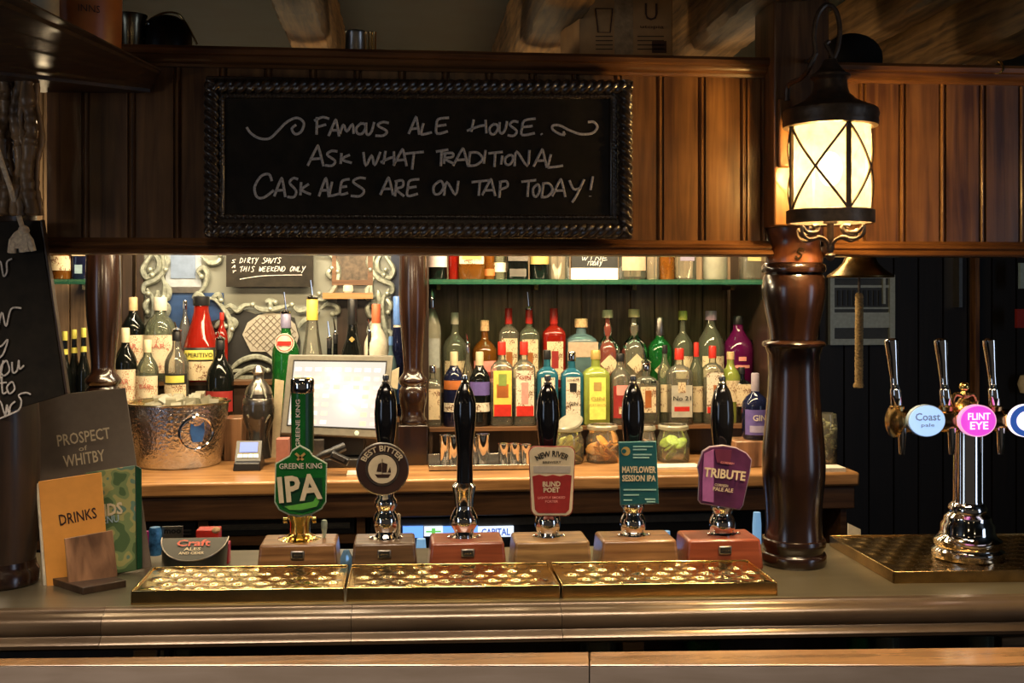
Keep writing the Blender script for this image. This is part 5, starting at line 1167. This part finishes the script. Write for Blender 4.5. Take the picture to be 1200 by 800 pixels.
bb(226, 253, 625, 2.30, red, 'red_packet', 'red packet showing above the black counter sign', 'packet'); tag(M().ball(W(250, 625, 2.27), (.009, .009, .007), 10, 6).build('cork_stopper', cork), 'pale cork lying on the red packet', 'cork')
bb(254, 265, 641, 2.235, mat('crimson_print', (.42, .03, .05), .35), 'crimson_box', 'small crimson box between black counter sign and leftmost pump', 'box', .03)

# ================================================================ menus and holder
def qbox(pts, th, mm, nm, par, bev=.001, dirv=None):
    a = [Q(*p) for p in pts]; nn_ = (a[1] - a[0]).cross(a[3] - a[0]).normalized()
    if nn_.y < 0: nn_ = -nn_
    return M().prism(a, (0, 0, 0), nn_ * th).build(nm, mm, par, bevel=bev), a, -nn_
def qtext(par, a, nn_, s_, u, v, w_, h_, mm, bold=.02, off=.0008):   # a = BL, BR, TR, TL
    r = (a[1] - a[0]); up_ = (a[3] - a[0]); W_, H_ = r.length, up_.length; r = r.normalized(); up_ = (up_ - r * up_.dot(r)).normalized()
    c = a[0] + (a[1] - a[0]) * u + (a[3] - a[0]) * v + nn_ * off
    return text(par, s_, c, W_ * w_, H_ * h_, mm, r, up_, bold)
tb = lambda y: .54 * FPX / (y - HY)
FL, FR, BL_ = camp(97, tb(697), BZ), camp(148, tb(687.5), BZ), camp(74, tb(689.5), BZ); BR_ = FR + (BL_ - FL)
BL2, BR2 = FL + (BL_ - FL) * 1.9, FR + (BL_ - FL) * 1.9
t = thing('menu_holder', tuple((FL + BR2) / 2), 'wooden menu holder with square front board and dark base', 'menu holder')
upz = Vector((0, 0, .013))
M().hexa([FL, FR, BR2, BL2], [FL + upz, FR + upz, BR2 + upz, BL2 + upz]).build('base', MW['dark'], t, bevel=.001)
qbox([(81, 688, 2.030), (138, 675, 2.075), (132, 621, 2.085), (76, 631, 2.04)], .010, MW['holder'], 'front_board', t)
t = thing('drinks_menu', tuple(Q(90, 690, 2.07)), 'orange drinks menu standing in the wooden holder', 'menu')
o, a, nn_ = qbox([(55, 689, 2.055), (128, 672, 2.105), (119, 553, 2.125), (45, 564, 2.075)], .004, orange, 'cover', t)
qtext(t, a, nn_, 'DRINKS', .575, .60, .60, .105, brown_p, .01)
qbox([(52, 688, 2.058), (56, 689, 2.062), (46, 566, 2.08), (43, 566, 2.077)], .006, white, 'pages', t)
camo, ct, cb_ = nt('camouflage_print'); cb_.inputs['Roughness'].default_value = .45
n1 = ct.nodes.new('ShaderNodeTexNoise'); n1.inputs['Scale'].default_value = 28; n1.inputs['Detail'].default_value = 1; cr1 = ct.nodes.new('ShaderNodeValToRGB'); cr1.color_ramp.interpolation = 'CONSTANT'
tc1 = ct.nodes.new('ShaderNodeTexCoord'); ct.links.new(tc1.outputs['Object'], n1.inputs['Vector'])
el = cr1.color_ramp.elements; el[0].position = 0; el[0].color = (.07, .13, .05, 1); el[1].position = .42; el[1].color = (.18, .25, .10, 1)
for p_, c_ in ((.50, (.34, .33, .12, 1)), (.58, (.12, .22, .16, 1)), (.66, (.42, .28, .14, 1))): e_ = el.new(p_); e_.color = c_
ct.links.new(n1.outputs['Fac'], cr1.inputs[0]); ct.links.new(cr1.outputs[0], cb_.inputs['Base Color'])
t = thing('kids_menu', tuple(Q(140, 673, 2.14)), 'green patterned kids menu behind the orange menu', 'menu')
o, a, nn_ = qbox([(108, 676, 2.125), (160, 668, 2.155), (158, 545, 2.175), (100, 554, 2.145)], .006, camo, 'cover', t)
qtext(t, a, nn_, 'KIDS', .47, .62, .62, .12, cream, .03, .004); qtext(t, a, nn_, 'MENU', .42, .525, .52, .07, skyb, .01, .004)
qbox([(160.5, 668, 2.150), (167, 665, 2.155), (166, 549, 2.180), (158.5, 545, 2.176)], .004, dgreen, 'spine', t)
t = thing('food_menu', tuple(Q(100, 680, 2.12)), 'large dark brown menu with white lettering at the back of the holder', 'menu')
o, a, nn_ = qbox([(52, 690, 2.09), (178, 664, 2.17), (147, 454, 2.255), (28, 466, 2.16)], .005, menu_m, 'cover', t, .001)
qtext(t, a, nn_, 'PROSPECT', .51, .745, .50, .062, cream, .012); qtext(t, a, nn_, 'of', .49, .685, .08, .026, cream, .0); qtext(t, a, nn_, 'WHITBY', .49, .630, .39, .062, cream, .012)
for u0 in (.40, .555): pass

# ================================================================ handwritten blackboard at the left
t = thing('blackboard', tuple(Q(0, 500, 2.02)), 'tall chalk blackboard hanging by a cord at the left edge', 'blackboard')
qbox([(-90, 512, 2.02), (76, 462, 2.02), (46, 258, 2.02), (-90, 262, 2.02)], .012, chalkb, 'board', t)
qbox([(76.5, 462, 2.018), (79, 461, 2.018), (49, 257, 2.018), (46.5, 258, 2.018)], .014, MW['dark'], 'edge', t)
tf = lambda a, b: Q(a, b, 2.016); random.seed(4)
strokes(t, [[(-12, 308), (-6, 324), (0, 306), (4, 323), (8, 318), (8, 307), (14, 303)], [(-12, 368), (-4, 388), (2, 366), (7, 382), (13, 362), (25, 361)], [(-8, 398), (0, 406), (9, 398), (4, 414), (-2, 420)],
            [(-10, 424), (-2, 440), (4, 422), (-4, 460)], [(5, 424), (0, 432), (4, 440), (11, 434), (8, 423), (5, 424)], [(14, 424), (15, 436), (20, 434), (22, 422), (23, 432), (28, 428)],
            [(2, 441), (3, 460), (8, 459)], [(-4, 449), (8, 448)], [(12, 448), (8, 454), (11, 461), (17, 456), (15, 448), (12, 448)], [(-6, 486), (0, 470), (6, 486), (8, 474)], [(8, 474), (11, 486), (12, 476), (18, 470)],
            [(-5, 492), (10, 486), (22, 480), (25, 470), (22, 463), (30, 460), (36, 462)]], tf, chalk, .0016)
M().tube(smoothp([Q(-14, 140, 1.955), Q(2, 190, 1.955), Q(14, 226, 1.96), Q(26, 266, 2.005)], 5), .0046, 8).build('cord', ropeb, t)
m = M(); random.seed(2)
for i in range(9):
    a = -.9 + i * .22; p0 = Q(27, 268, 2.008); m.tube(smoothp([p0, p0 + Vector((math.sin(a) * .018, -.008, -.014)), p0 + Vector((math.sin(a) * .026, -.004, -.034 - random.uniform(0, .01)))], 4), [.003] * 5 + [.0055] * 4, 6)
m.ball(Q(28, 270, 2.004), .010, 10, 6); m.build('tassel', ropeb, t)

# ================================================================ framed chalkboard sign on the canopy
SGD = 2.105
t = thing('chalkboard_sign', (X(490, SGD), SGD + .02, Z(490, 279, SGD)), 'wide chalkboard in a rope carved frame announcing cask ales', 'sign')
pxbox(262, 716, 111, 253, SGD + .008, .006).build('board', chalkb, t)
def side_bar(x0, x1, y0, y1, D, dep, nm, mm): return pxbox(x0, x1, y0, y1, D, dep).build(nm, mm, t, bevel=.003)
side_bar(241, 741, 93, 111, SGD + .004, .018, 'frame_rail', frame_m); side_bar(241, 741, 253, 279, SGD + .004, .018, 'frame_rail', frame_m)
side_bar(241, 263, 111, 253, SGD + .004, .018, 'frame_stile', frame_m); side_bar(715, 741, 111, 253, SGD + .004, .018, 'frame_stile', frame_m)
def rope(p0, p1, r, lobes, pit, nm, n=20):
    L = (p1 - p0).length; ns = int(L / .0016); d = (p1 - p0).normalized(); a = d.cross(Vector((0, 1, 0))).normalized(); b = Vector((0, -1, 0)); v = []; f = []
    for i in range(ns + 1):
        c = p0 + d * (L * i / ns)
        for k in range(n):
            th = 2 * math.pi * k / n; rr = r * (.9 + .5 * abs(math.cos(lobes / 2 * (th + 2 * math.pi * (L * i / ns) / (pit * lobes)))))
            v.append(c + (a * math.cos(th) + b * math.sin(th)) * rr * .85)
    for i in range(ns):
        for k in range(n): f.append((i * n + k, i * n + (k + 1) % n, (i + 1) * n + (k + 1) % n, (i + 1) * n + k))
    return M().add(v, f).build(nm, frame_m, t)
sg = S(490, SGD); rD = SGD + .004
for a, b in (((242, 101), (740, 102)), ((242, 269), (740, 270)), ((248, 94), (248, 277)), ((733, 95), (733, 278))):
    rope(W(a[0], a[1], rD), W(b[0], b[1], rD), 7.6 * sg, 3, 10.5 * sg, 'rope_moulding')
for a, b in (((258, 112), (722, 113)), ((258, 254), (722, 255)), ((259, 110), (259, 256)), ((720, 110), (720, 256))):
    rope(W(a[0], a[1], rD + .002), W(b[0], b[1], rD + .002), 3.0 * sg, 3, 4.5 * sg, 'bead_moulding', 12)
random.seed(12)
L = [[(289, 149), (294, 156), (304, 162), (316, 162), (326, 153), (336, 143), (348, 138), (356, 144), (353, 154), (346, 157), (342, 151), (347, 146)],
     ('F', 368, 386, 137, 158), ('A', 386, 399, 142, 159), ('M', 399, 415, 145, 157), ('O', 417, 429, 144, 157), ('U', 428, 438, 143, 158), ('S', 440, 457, 143, 159),
     ('A', 480, 493, 139, 157), ('L', 492, 507, 144, 157), ('E', 510, 527, 138, 157), ('H', 550, 573, 140, 156), ('O', 573, 584, 145, 157), ('U', 584, 594, 142, 156), ('S', 595, 608, 142, 159), ('E', 610, 629, 139, 159), ('.', 632, 642, 142, 158),
     [(662, 158), (656, 157), (648, 152), (648, 147), (656, 147), (666, 152), (680, 157), (694, 156), (700, 149), (696, 143), (689, 143)], [(662, 158), (660, 154)],
     ('A', 361, 381, 173, 194), ('S', 381, 396, 177, 194), ('K', 398, 412, 179, 192), ('W', 425, 445, 178, 194), ('H', 448, 464, 177, 194), ('A', 462, 478, 177, 194), ('T', 473, 495, 178, 198),
     ('T', 510, 524, 175, 194), ('R', 519, 534, 179, 192), ('A', 532, 550, 176, 194), ('D', 548, 566, 178, 194), ('I', 564, 572, 176, 192), ('T', 572, 588, 178, 195), ('I', 584, 591, 182, 193), ('O', 591, 602, 181, 193), ('N', 603, 621, 176, 195), ('A', 626, 642, 177, 195), ('L', 640, 660, 181, 196),
     ('C', 298, 322, 204, 231), ('A', 322, 336, 211, 230), ('S', 337, 350, 209, 231), ('K', 351, 364, 213, 229), ('A', 374, 387, 211, 230), ('L', 385, 398, 213, 229), ('E', 398, 410, 210, 229), ('S', 411, 430, 208, 230),
     ('A', 446, 462, 210, 228), ('R', 462, 475, 211, 230), ('E', 476, 492, 210, 230), ('O', 507, 520, 212, 228), ('N', 521, 537, 212, 229), ('T', 552, 571, 211, 229), ('A', 566, 582, 212, 229), ('P', 583, 596, 212, 230),
     ('T', 610, 627, 211, 230), ('O', 624, 633, 216, 230), ('D', 634, 648, 214, 231), ('A', 648, 664, 212, 230), ('Y', 664, 685, 211, 231), ('!', 690, 696, 209, 231)]
strokes(t, L, lambda a, b: W(a, b, SGD + .0065), chalk, .0024)

# ================================================================ lantern
LD = 1.985; lx_ = X(973, LD)
t = thing('wall_lantern', (lx_, LD, Z(973, 262, LD)), 'lit amber glass lantern in a brown iron cage hanging on the post', 'lantern')
def lan(pr, nm, mm, n=40, cap=False): return M().lathe(lx_, LD, prof_px(973, LD, pr), n, cap=cap).build(nm, mm, t)
lan([(1e-4, 68), (7, 70), (10, 76), (14, 82), (20, 87), (23, 88), (23.5, 91), (20, 93.5), (19, 95), (20, 104), (22, 110), (29, 117), (40, 123), (52, 128), (54.5, 130), (55.5, 136), (54, 140), (55, 144), (54, 149), (48, 150), (44, 146), (1e-4, 120)], 'cap', iron)
lan([(48, 247), (49, 246), (50.5, 247), (50.5, 261), (49, 262), (47, 261), (47, 248)], 'bottom_band', iron)
gm_ = bpy.data.materials.new('lantern_glass'); gm_.use_nodes = True; g_ = gm_.node_tree; g_.nodes.clear()
out = g_.nodes.new('ShaderNodeOutputMaterial'); trn = g_.nodes.new('ShaderNodeBsdfTransparent'); trn.inputs[0].default_value = (1, .88, .6, 1)
tln = g_.nodes.new('ShaderNodeBsdfTranslucent'); tln.inputs[0].default_value = (.085, .066, .036, 1); emn = g_.nodes.new('ShaderNodeEmission')
nz = g_.nodes.new('ShaderNodeTexNoise'); nz.inputs['Scale'].default_value = 30; nz.inputs['Detail'].default_value = 4; crn = g_.nodes.new('ShaderNodeValToRGB'); tcn = g_.nodes.new('ShaderNodeTexCoord')
crn.color_ramp.elements[0].color = (.72, .44, .13, 1); crn.color_ramp.elements[0].position = .3; crn.color_ramp.elements[1].color = (1, .80, .42, 1); crn.color_ramp.elements[1].position = .7
g_.links.new(tcn.outputs['Object'], nz.inputs['Vector']); g_.links.new(nz.outputs['Fac'], crn.inputs[0]); g_.links.new(crn.outputs[0], emn.inputs[0]); emn.inputs[1].default_value = .72
ad = g_.nodes.new('ShaderNodeAddShader'); mx = g_.nodes.new('ShaderNodeMixShader'); mx.inputs[0].default_value = .78
g_.links.new(tln.outputs[0], ad.inputs[0]); g_.links.new(emn.outputs[0], ad.inputs[1]); g_.links.new(trn.outputs[0], mx.inputs[1]); g_.links.new(ad.outputs[0], mx.inputs[2]); g_.links.new(mx.outputs[0], out.inputs[0])
lan([(45, 149), (46, 160), (46, 238), (45, 247)], 'glass_shade', gm_, 48)
M().ball((lx_, LD, Z(973, 198, LD)), (.022, .022, .032), 16, 10).build('bulb', emis('bulb_glow', (1, .80, .45), 18), t)
M().lathe(lx_, LD, prof_px(973, LD, [(8, 262), (8, 225), (0, 224)]), 14, cap=False).build('lamp_socket', iron, t)
rr_ = 47.5 * S(973, LD); z_t, z_b = Z(973, 149, LD), Z(973, 248, LD)
ang = [R(a) for a in (3.5, 93.5, 183.5, 273.5)]
def cyl(a, z): return Vector((lx_ + math.sin(a) * rr_, LD - math.cos(a) * rr_, z))
for a in ang:
    m = M(); m.tube([cyl(a, z_b), cyl(a, z_t)], .0052, 6, flat=.6); m.build('upright_bar', iron, t)
for i, a in enumerate(ang):
    b = ang[(i + 1) % 4]; b = b if b > a else b + 2 * math.pi; m = M(); K = 14
    m.tube([cyl(a + (b - a) * k / K, z_b + (z_t - z_b) * k / K) for k in range(K + 1)], .0026, 6); m.tube([cyl(a + (b - a) * k / K, z_t + (z_b - z_t) * k / K) for k in range(K + 1)], .0026, 6)
    m.build('cross_bar', iron, t)
tan_i = mat('worn_iron', (.10, .065, .038), .5, .1, .2, 60, .3)
for i in range(4):
    a = R(-62 + i * 90); u_ = Vector((math.sin(a), -math.cos(a), 0)); c0 = Vector((lx_, LD, Z(973, 268, LD))); k_ = S(973, LD)
    pts = [c0 + u_ * r_ * k_ + Vector((0, 0, -z_ * k_)) for r_, z_ in ((30, -2), (20, -3), (24, 4), (40, 5), (48, -1), (47, 8), (36, 13), (18, 10), (5, 16), (2, 26))]
    M().tube(smoothp(pts, 5), .0034, 8).build('scroll', tan_i, t)
lan([(4, 262), (4, 285), (5, 290), (3, 296), (6, 299), (4, 304), (1e-4, 306)], 'drop_finial', tan_i, 16)
# hook and wall arm
hk = [W(a, b, LD) for a, b in ((955, 150), (954, 120), (954, 90))]
M().tube(smoothp([W(956, 62, LD), W(954, 40, LD), W(958, 18, LD), W(968, 6, LD), W(979, 12, LD), W(984, 32, LD), W(982, 54, LD), W(977, 68, LD)], 6), .0048, 8).build('hook', iron, t)
M().tube(smoothp([W(977, 70, LD), W(972, 60, LD), W(968, 52, LD), W(972, 48, LD)], 5), .004, 8).build('loop', iron, t)
M().tube(smoothp([W(956, 62, LD), W(948, 80, LD + .01), W(938, 92, LD + .04), W(924, 100, PD - .02), W(922, 118, PD - .014)], 6), .005, 8).build('arm', iron, t)
M().tube([W(955, 66, LD), W(950, 70, LD + .05), W(945, 72, PD + .002)], .0045, 8).build('stay', iron, t)
light('POINT', (lx_, LD, Z(973, 198, LD)), (0, 0, 0), 90, (1, .66, .28), .03, name='lantern_light')

# ================================================================ lager tower
FDp = 2.10; t = thing('lager_tower', (X(1134, FDp), FDp, 1.102), 'chrome and brass lager tap tower with three lit oval badges', 'beer tap')
px_lathe(1134, FDp, [(40, 651.3), (40.5, 650), (40, 643), (36, 640), (38, 636), (38, 631), (33, 628), (30, 622), (30, 614), (27, 610), (26, 604), (21, 600), (22, 595), (20, 590), (18, 588)], 48).build('foot', chrome, t)
px_lathe(1134, FDp, [(17, 589), (16, 585), (16, 508), (16, 500)], 40).build('stem', chrome, t)
for k in (-1, 1): M().lathe(X(1134 + k * 11, FDp), FDp - .012, prof_px(1134, FDp, [(4.5, 590), (4, 585), (4, 505)]), 16).build('stem_pipe', chrome, t)
zb_ = Z(1134, 493, FDp); rb = 13.5 * S(1134, FDp); mt = lambda x: Matrix.Translation((x, FDp, zb_)) @ Matrix.Rotation(R(90), 4, 'Y')
xL, xR = X(1050, FDp), X(1340, FDp)
M().lathe(0, 0, [(rb, 0), (rb, xR - xL)], 36, mat=mt(xL)).build('barrel', mat('antique_brass', (.30, .20, .10), .18, 1), t)
M().lathe(0, 0, [(1e-4, -.018), (rb * .5, -.018), (rb * .9, -.014), (rb * 1.35, -.008), (rb * 1.35, .0), (rb * 1.1, .006), (rb, .01)], 36, mat=mt(xL)).build('end_cap', brassd, t)
for a in (1070, 1115, 1128, 1172): M().lathe(0, 0, [(rb, -.003), (rb * 1.08, -.002), (rb * 1.08, .002), (rb, .003)], 32, mat=mt(X(a, FDp))).build('band', gold, t)
def oval(px, rx, ry, cols_, txt, labm):
    c = W(px, 493, FDp - rb - .012); k_ = S(px, FDp); o = None
    for r, mm, off in cols_:
        pts = [c + Vector((math.cos(i * math.pi / 20) * rx * r * k_, 0, math.sin(i * math.pi / 20) * ry * r * k_)) for i in range(40)]
        b = M().prism(pts, (0, -off, 0), (0, .010, 0)).build('badge' if o is None else 'badge_field', mm, t if o is None else o); o = o or b
    for s_, dy, w_, h_, mm in txt: text(o, s_, c + Vector((0, -.0045, -dy * k_)), w_ * k_, h_ * k_, mm, bold=.02)
e_ice = emis('badge_ice_blue', (.35, .55, .85), 1.0); e_mag = emis('badge_magenta', (.68, .06, .60), 1.0); e_wht = emis('badge_white', (.95, .85, .95), 1.1); e_rim = emis('badge_pink_rim', (.95, .40, .65), .9)
e_navy = emis('badge_navy', (.02, .08, .36), .8); e_gr = emis('badge_grey_blue', (.12, .17, .3), .8)
oval(1086, 22.5, 18.5, [(1, mat('badge_edge', (.3, .4, .55), .3), 0), (.95, e_ice, .002)], [('Coast', -5, 30, 9, e_gr), ('pale', 5, 16, 5, e_gr)], '')
oval(1146, 22.5, 18.5, [(1, e_rim, 0), (.92, e_mag, .002)], [('FLINT', -5.5, 27, 8, e_wht), ('EYE', 5, 22, 9, e_wht)], '')
oval(1204, 22, 19, [(1, e_wht, 0), (.95, e_navy, .0015), (.62, e_wht, .003)], [('L', 0, 8, 10, e_rim)], '')
HDL = [(5, 476), (6.5, 474), (6.5, 462), (6, 456), (4.8, 454), (5, 440), (6.5, 420), (8, 402), (8, 398), (5, 396), (0, 396)]
for k, px in enumerate((1051, 1109, 1166)):
    s_ = S(px, FDp); base = W(px, 476, FDp); tilt = Matrix.Translation(base) @ Matrix.Rotation(R(-5), 4, 'Y')
    o = M().lathe(0, 0, [(h * s_, (476 - y) * s_) for h, y in HDL[:4]], 20, mat=tilt).build('tap_ferrule', chrome, t)
    M().lathe(0, 0, [(h * s_, (476 - y) * s_) for h, y in HDL[3:]], 16, mat=tilt).build('tap_handle', chrome, t)
    M().lathe(0, 0, [(8 * s_, -.008), (8.5 * s_, 0), (5 * s_, .004)], 20, mat=Matrix.Translation(base)).build('tap_collar', brassd, t)
    M().lathe(X(px + 2, FDp), FDp - .015, prof_px(px, FDp, [(3, 531), (3.2, 529), (4.6, 508), (5, 500)]), 16).build('spout', chrome, t)
px_lathe(1130, FDp, [(14, 482), (15, 479), (13, 474), (8, 470), (5, 466), (6, 462), (4, 459), (3, 457)], 24).build('crown_base', brassd, t)
M().ball(W(1130, 453, FDp), 6 * S(1130, FDp), 14, 9).build('crown_ball', gold, t)
for sgx in (-1, 1): M().tube(smoothp([W(1130 + sgx * 3, 464, FDp - .004), W(1130 + sgx * 10, 462, FDp - .004), W(1130 + sgx * 14, 470, FDp - .004), W(1130 + sgx * 11, 477, FDp - .004)], 5), .0045, 8).build('crown_scroll', brassd, t)

# ================================================================ things on top of the canopy
zc = zcl + .006
BXD = 2.27; t = thing('cardboard_box', (X(727, BXD), BXD + .1, zc), 'printed brown cardboard box standing on top of the canopy', 'box')
xa, xb = X(679, BXD), X(788, BXD); M().box(xa, xb, BXD, BXD + .2, zc, 2.34).build('carton', card, t, bevel=.002)
M().prism([(xa, BXD, zc), (xa - .025, BXD + .10, zc), (xa - .025, BXD + .10, 2.34), (xa, BXD, 2.34)], (0, 0, 0), (.003, .003, 0)).build('side_flap', card, t)
def bx(pts, nm='print', mm=cardp): return M().prism([W(a, b, BXD - .0004) for a, b in pts], (0, -.0003, 0), (0, 0, 0)).build(nm, mm, t)
m = M(); 
for a in ((697, 10, 718, 11), (699, 38, 716, 39), (697, 10, 700, 39), (716, 11, 718, 39)): pass
M().tube([W(a, b, BXD - .0012) for a, b in ((698, 10), (718, 10), (715, 38), (701, 38), (698, 10))], .0014, 6).build('glass_symbol', cardp, t)
ptext(t, 'U', 763, 14, 15, 20, cardp, BXD, 0); ptext(t, 'utopia', 764, 32, 28, 5, cardp, BXD, 0)
for y in (42, 47, 52, 57): bx([(698, y), (718, y), (718, y + 1.2), (698, y + 1.2)]); bx([(747, y), (778, y), (778, y + 1.2), (747, y + 1.2)])
bx([(764, 48), (781, 48), (781, 62), (764, 62)])
bx([(720, -20), (742, -20), (742, 68), (720, 68)], 'packing_tape', mat('tape', (.42, .26, .12), .3, 0, .4, 60, .3))
t = thing('metal_tankard', (X(414, 2.27), 2.27, zc), 'dark metal tankard on the canopy beside the left roof beam', 'tankard')
px_lathe(417, 2.27, [(13, 75), (13, 66), (12, 40), (13, 38), (12, 37), (10.5, 40), (10, 66)], 24, cap=False).build('body', pewter, t)
t = tag(px_lathe(436, 2.26, [(5, 75), (5, 64), (5, 41), (5.5, 38), (0, 37)], 16).build('brass_beaker', brassd), 'small brass beaker touching the dark metal tankard on the canopy', 'cup')
t = thing('tankard', (X(155, 2.27), 2.27, zc), 'pewter mug on the canopy at the left end beside the dark kettle', 'mug')
px_lathe(154, 2.27, [(14, 66), (14, 52), (15, 30), (17.5, 20), (18.5, 18), (17, 19), (14, 30), (13, 50)], 28, cap=False).build('body', mat('tankard_metal', (.20, .17, .11), .25, 1), t)
M().tube(smoothp([W(170, 24, 2.27), W(176, 30, 2.27), W(173, 42, 2.27), W(168, 46, 2.27)], 5), .003, 8).build('handle', pewter, t)
t = thing('copper_kettle', (X(198, 2.30), 2.30, zc), 'dark domed kettle with loop handle on the canopy', 'kettle')
px_lathe(196, 2.30, [(28, 66), (29, 55), (28, 40), (22, 26), (12, 20), (1e-4, 18)], 32, cap=False).build('body', mat('kettle_black', (.012, .008, .006), .35, .5), t)
M().tube(smoothp([W(176, 22, 2.29), W(192, 15, 2.29), (W(208, 16, 2.29)), W(217, 26, 2.29), W(225, 40, 2.29), W(231, 52, 2.29)], 5), .0022, 8).build('loop_handle', brassd, t)
jD = 1.95
t = thing('stoneware_jar', (X(98, jD), jD, zt2), 'orange brown stoneware jar standing on the left cornice shelf', 'jar')
M().lathe(X(98, jD), jD + .02, [(.052, zt2), (.056, zt2 + .01), (.058, zt2 + .10), (.058, 2.35)], 36).build('body', terr, t)
text(t, 'INNS', (X(112, jD), jD + .02 - .0585, Z(112, 16, jD)), .035, .012, brown_p, wrap=(X(98, jD), jD + .02, .0590)); 
t = tag(M().lathe(X(48, jD - .1), jD - .08, [(.022, zt2), (.022, 2.3)], 18).build('pale_jar', cream), 'pale jar at the far left of the cornice shelf', 'jar')
t = tag(M().tube(smoothp([W(1163, 84, 2.118), W(1170, 86, 2.112), (W(1175, 81, 2.108)), W(1173, 74, 2.11), W(1168, 72, 2.116)], 5), .0026, 8).build('cup_hook', brass), 'small brass cup hook screwed into the top rail of the lamplit canopy', 'hook')
t = tag(M().lathe(0, 0, [(.004, 0), (.0045, .02), (.009, .032), (.009, .036)], 12, mat=Matrix.Translation((X(1112, 2.2), 2.2, zcr + .012)) @ Matrix.Rotation(R(80), 4, 'Y')).build('white_nozzle', white), 'small white nozzle lying on top of the right canopy', 'nozzle')
t = tag(M().ball((X(998, 2.33), 2.33, zcr + .0061 + .055), (.068, .05, .055), 20, 12).build('dark_hat', mat('felt_black', (.006, .005, .004), .9)), 'dark rounded shape on the canopy right of the lantern hook', 'hat')

# ================================================================ the bar runs a hair out of true with the canopy
KS, XS = .045, .19
for o in list(bpy.data.objects):
    if o.parent is not None: continue
    n0 = o.name.split('.')[0]
    if n0 in ('bar_counter', 'drip_tray'):
        def sh(ob):
            if ob.type == 'MESH':
                for v in ob.data.vertices: v.co.y -= KS * v.co.x
            for c in ob.children: c.location.y -= KS * c.location.x; sh(c)
        o.location.y -= KS * (o.location.x - XS); sh(o); o.location.y += .006
    elif n0 in ('hand_pump', 'small_tap', 'pump_peg', 'glass_stopper', 'counter_sign', 'pink_bottle', 'blue_can', 'name_plate', 'red_packet', 'cork_stopper', 'crimson_box'):
        o.location.y += .006 - KS * (o.location.x - XS)
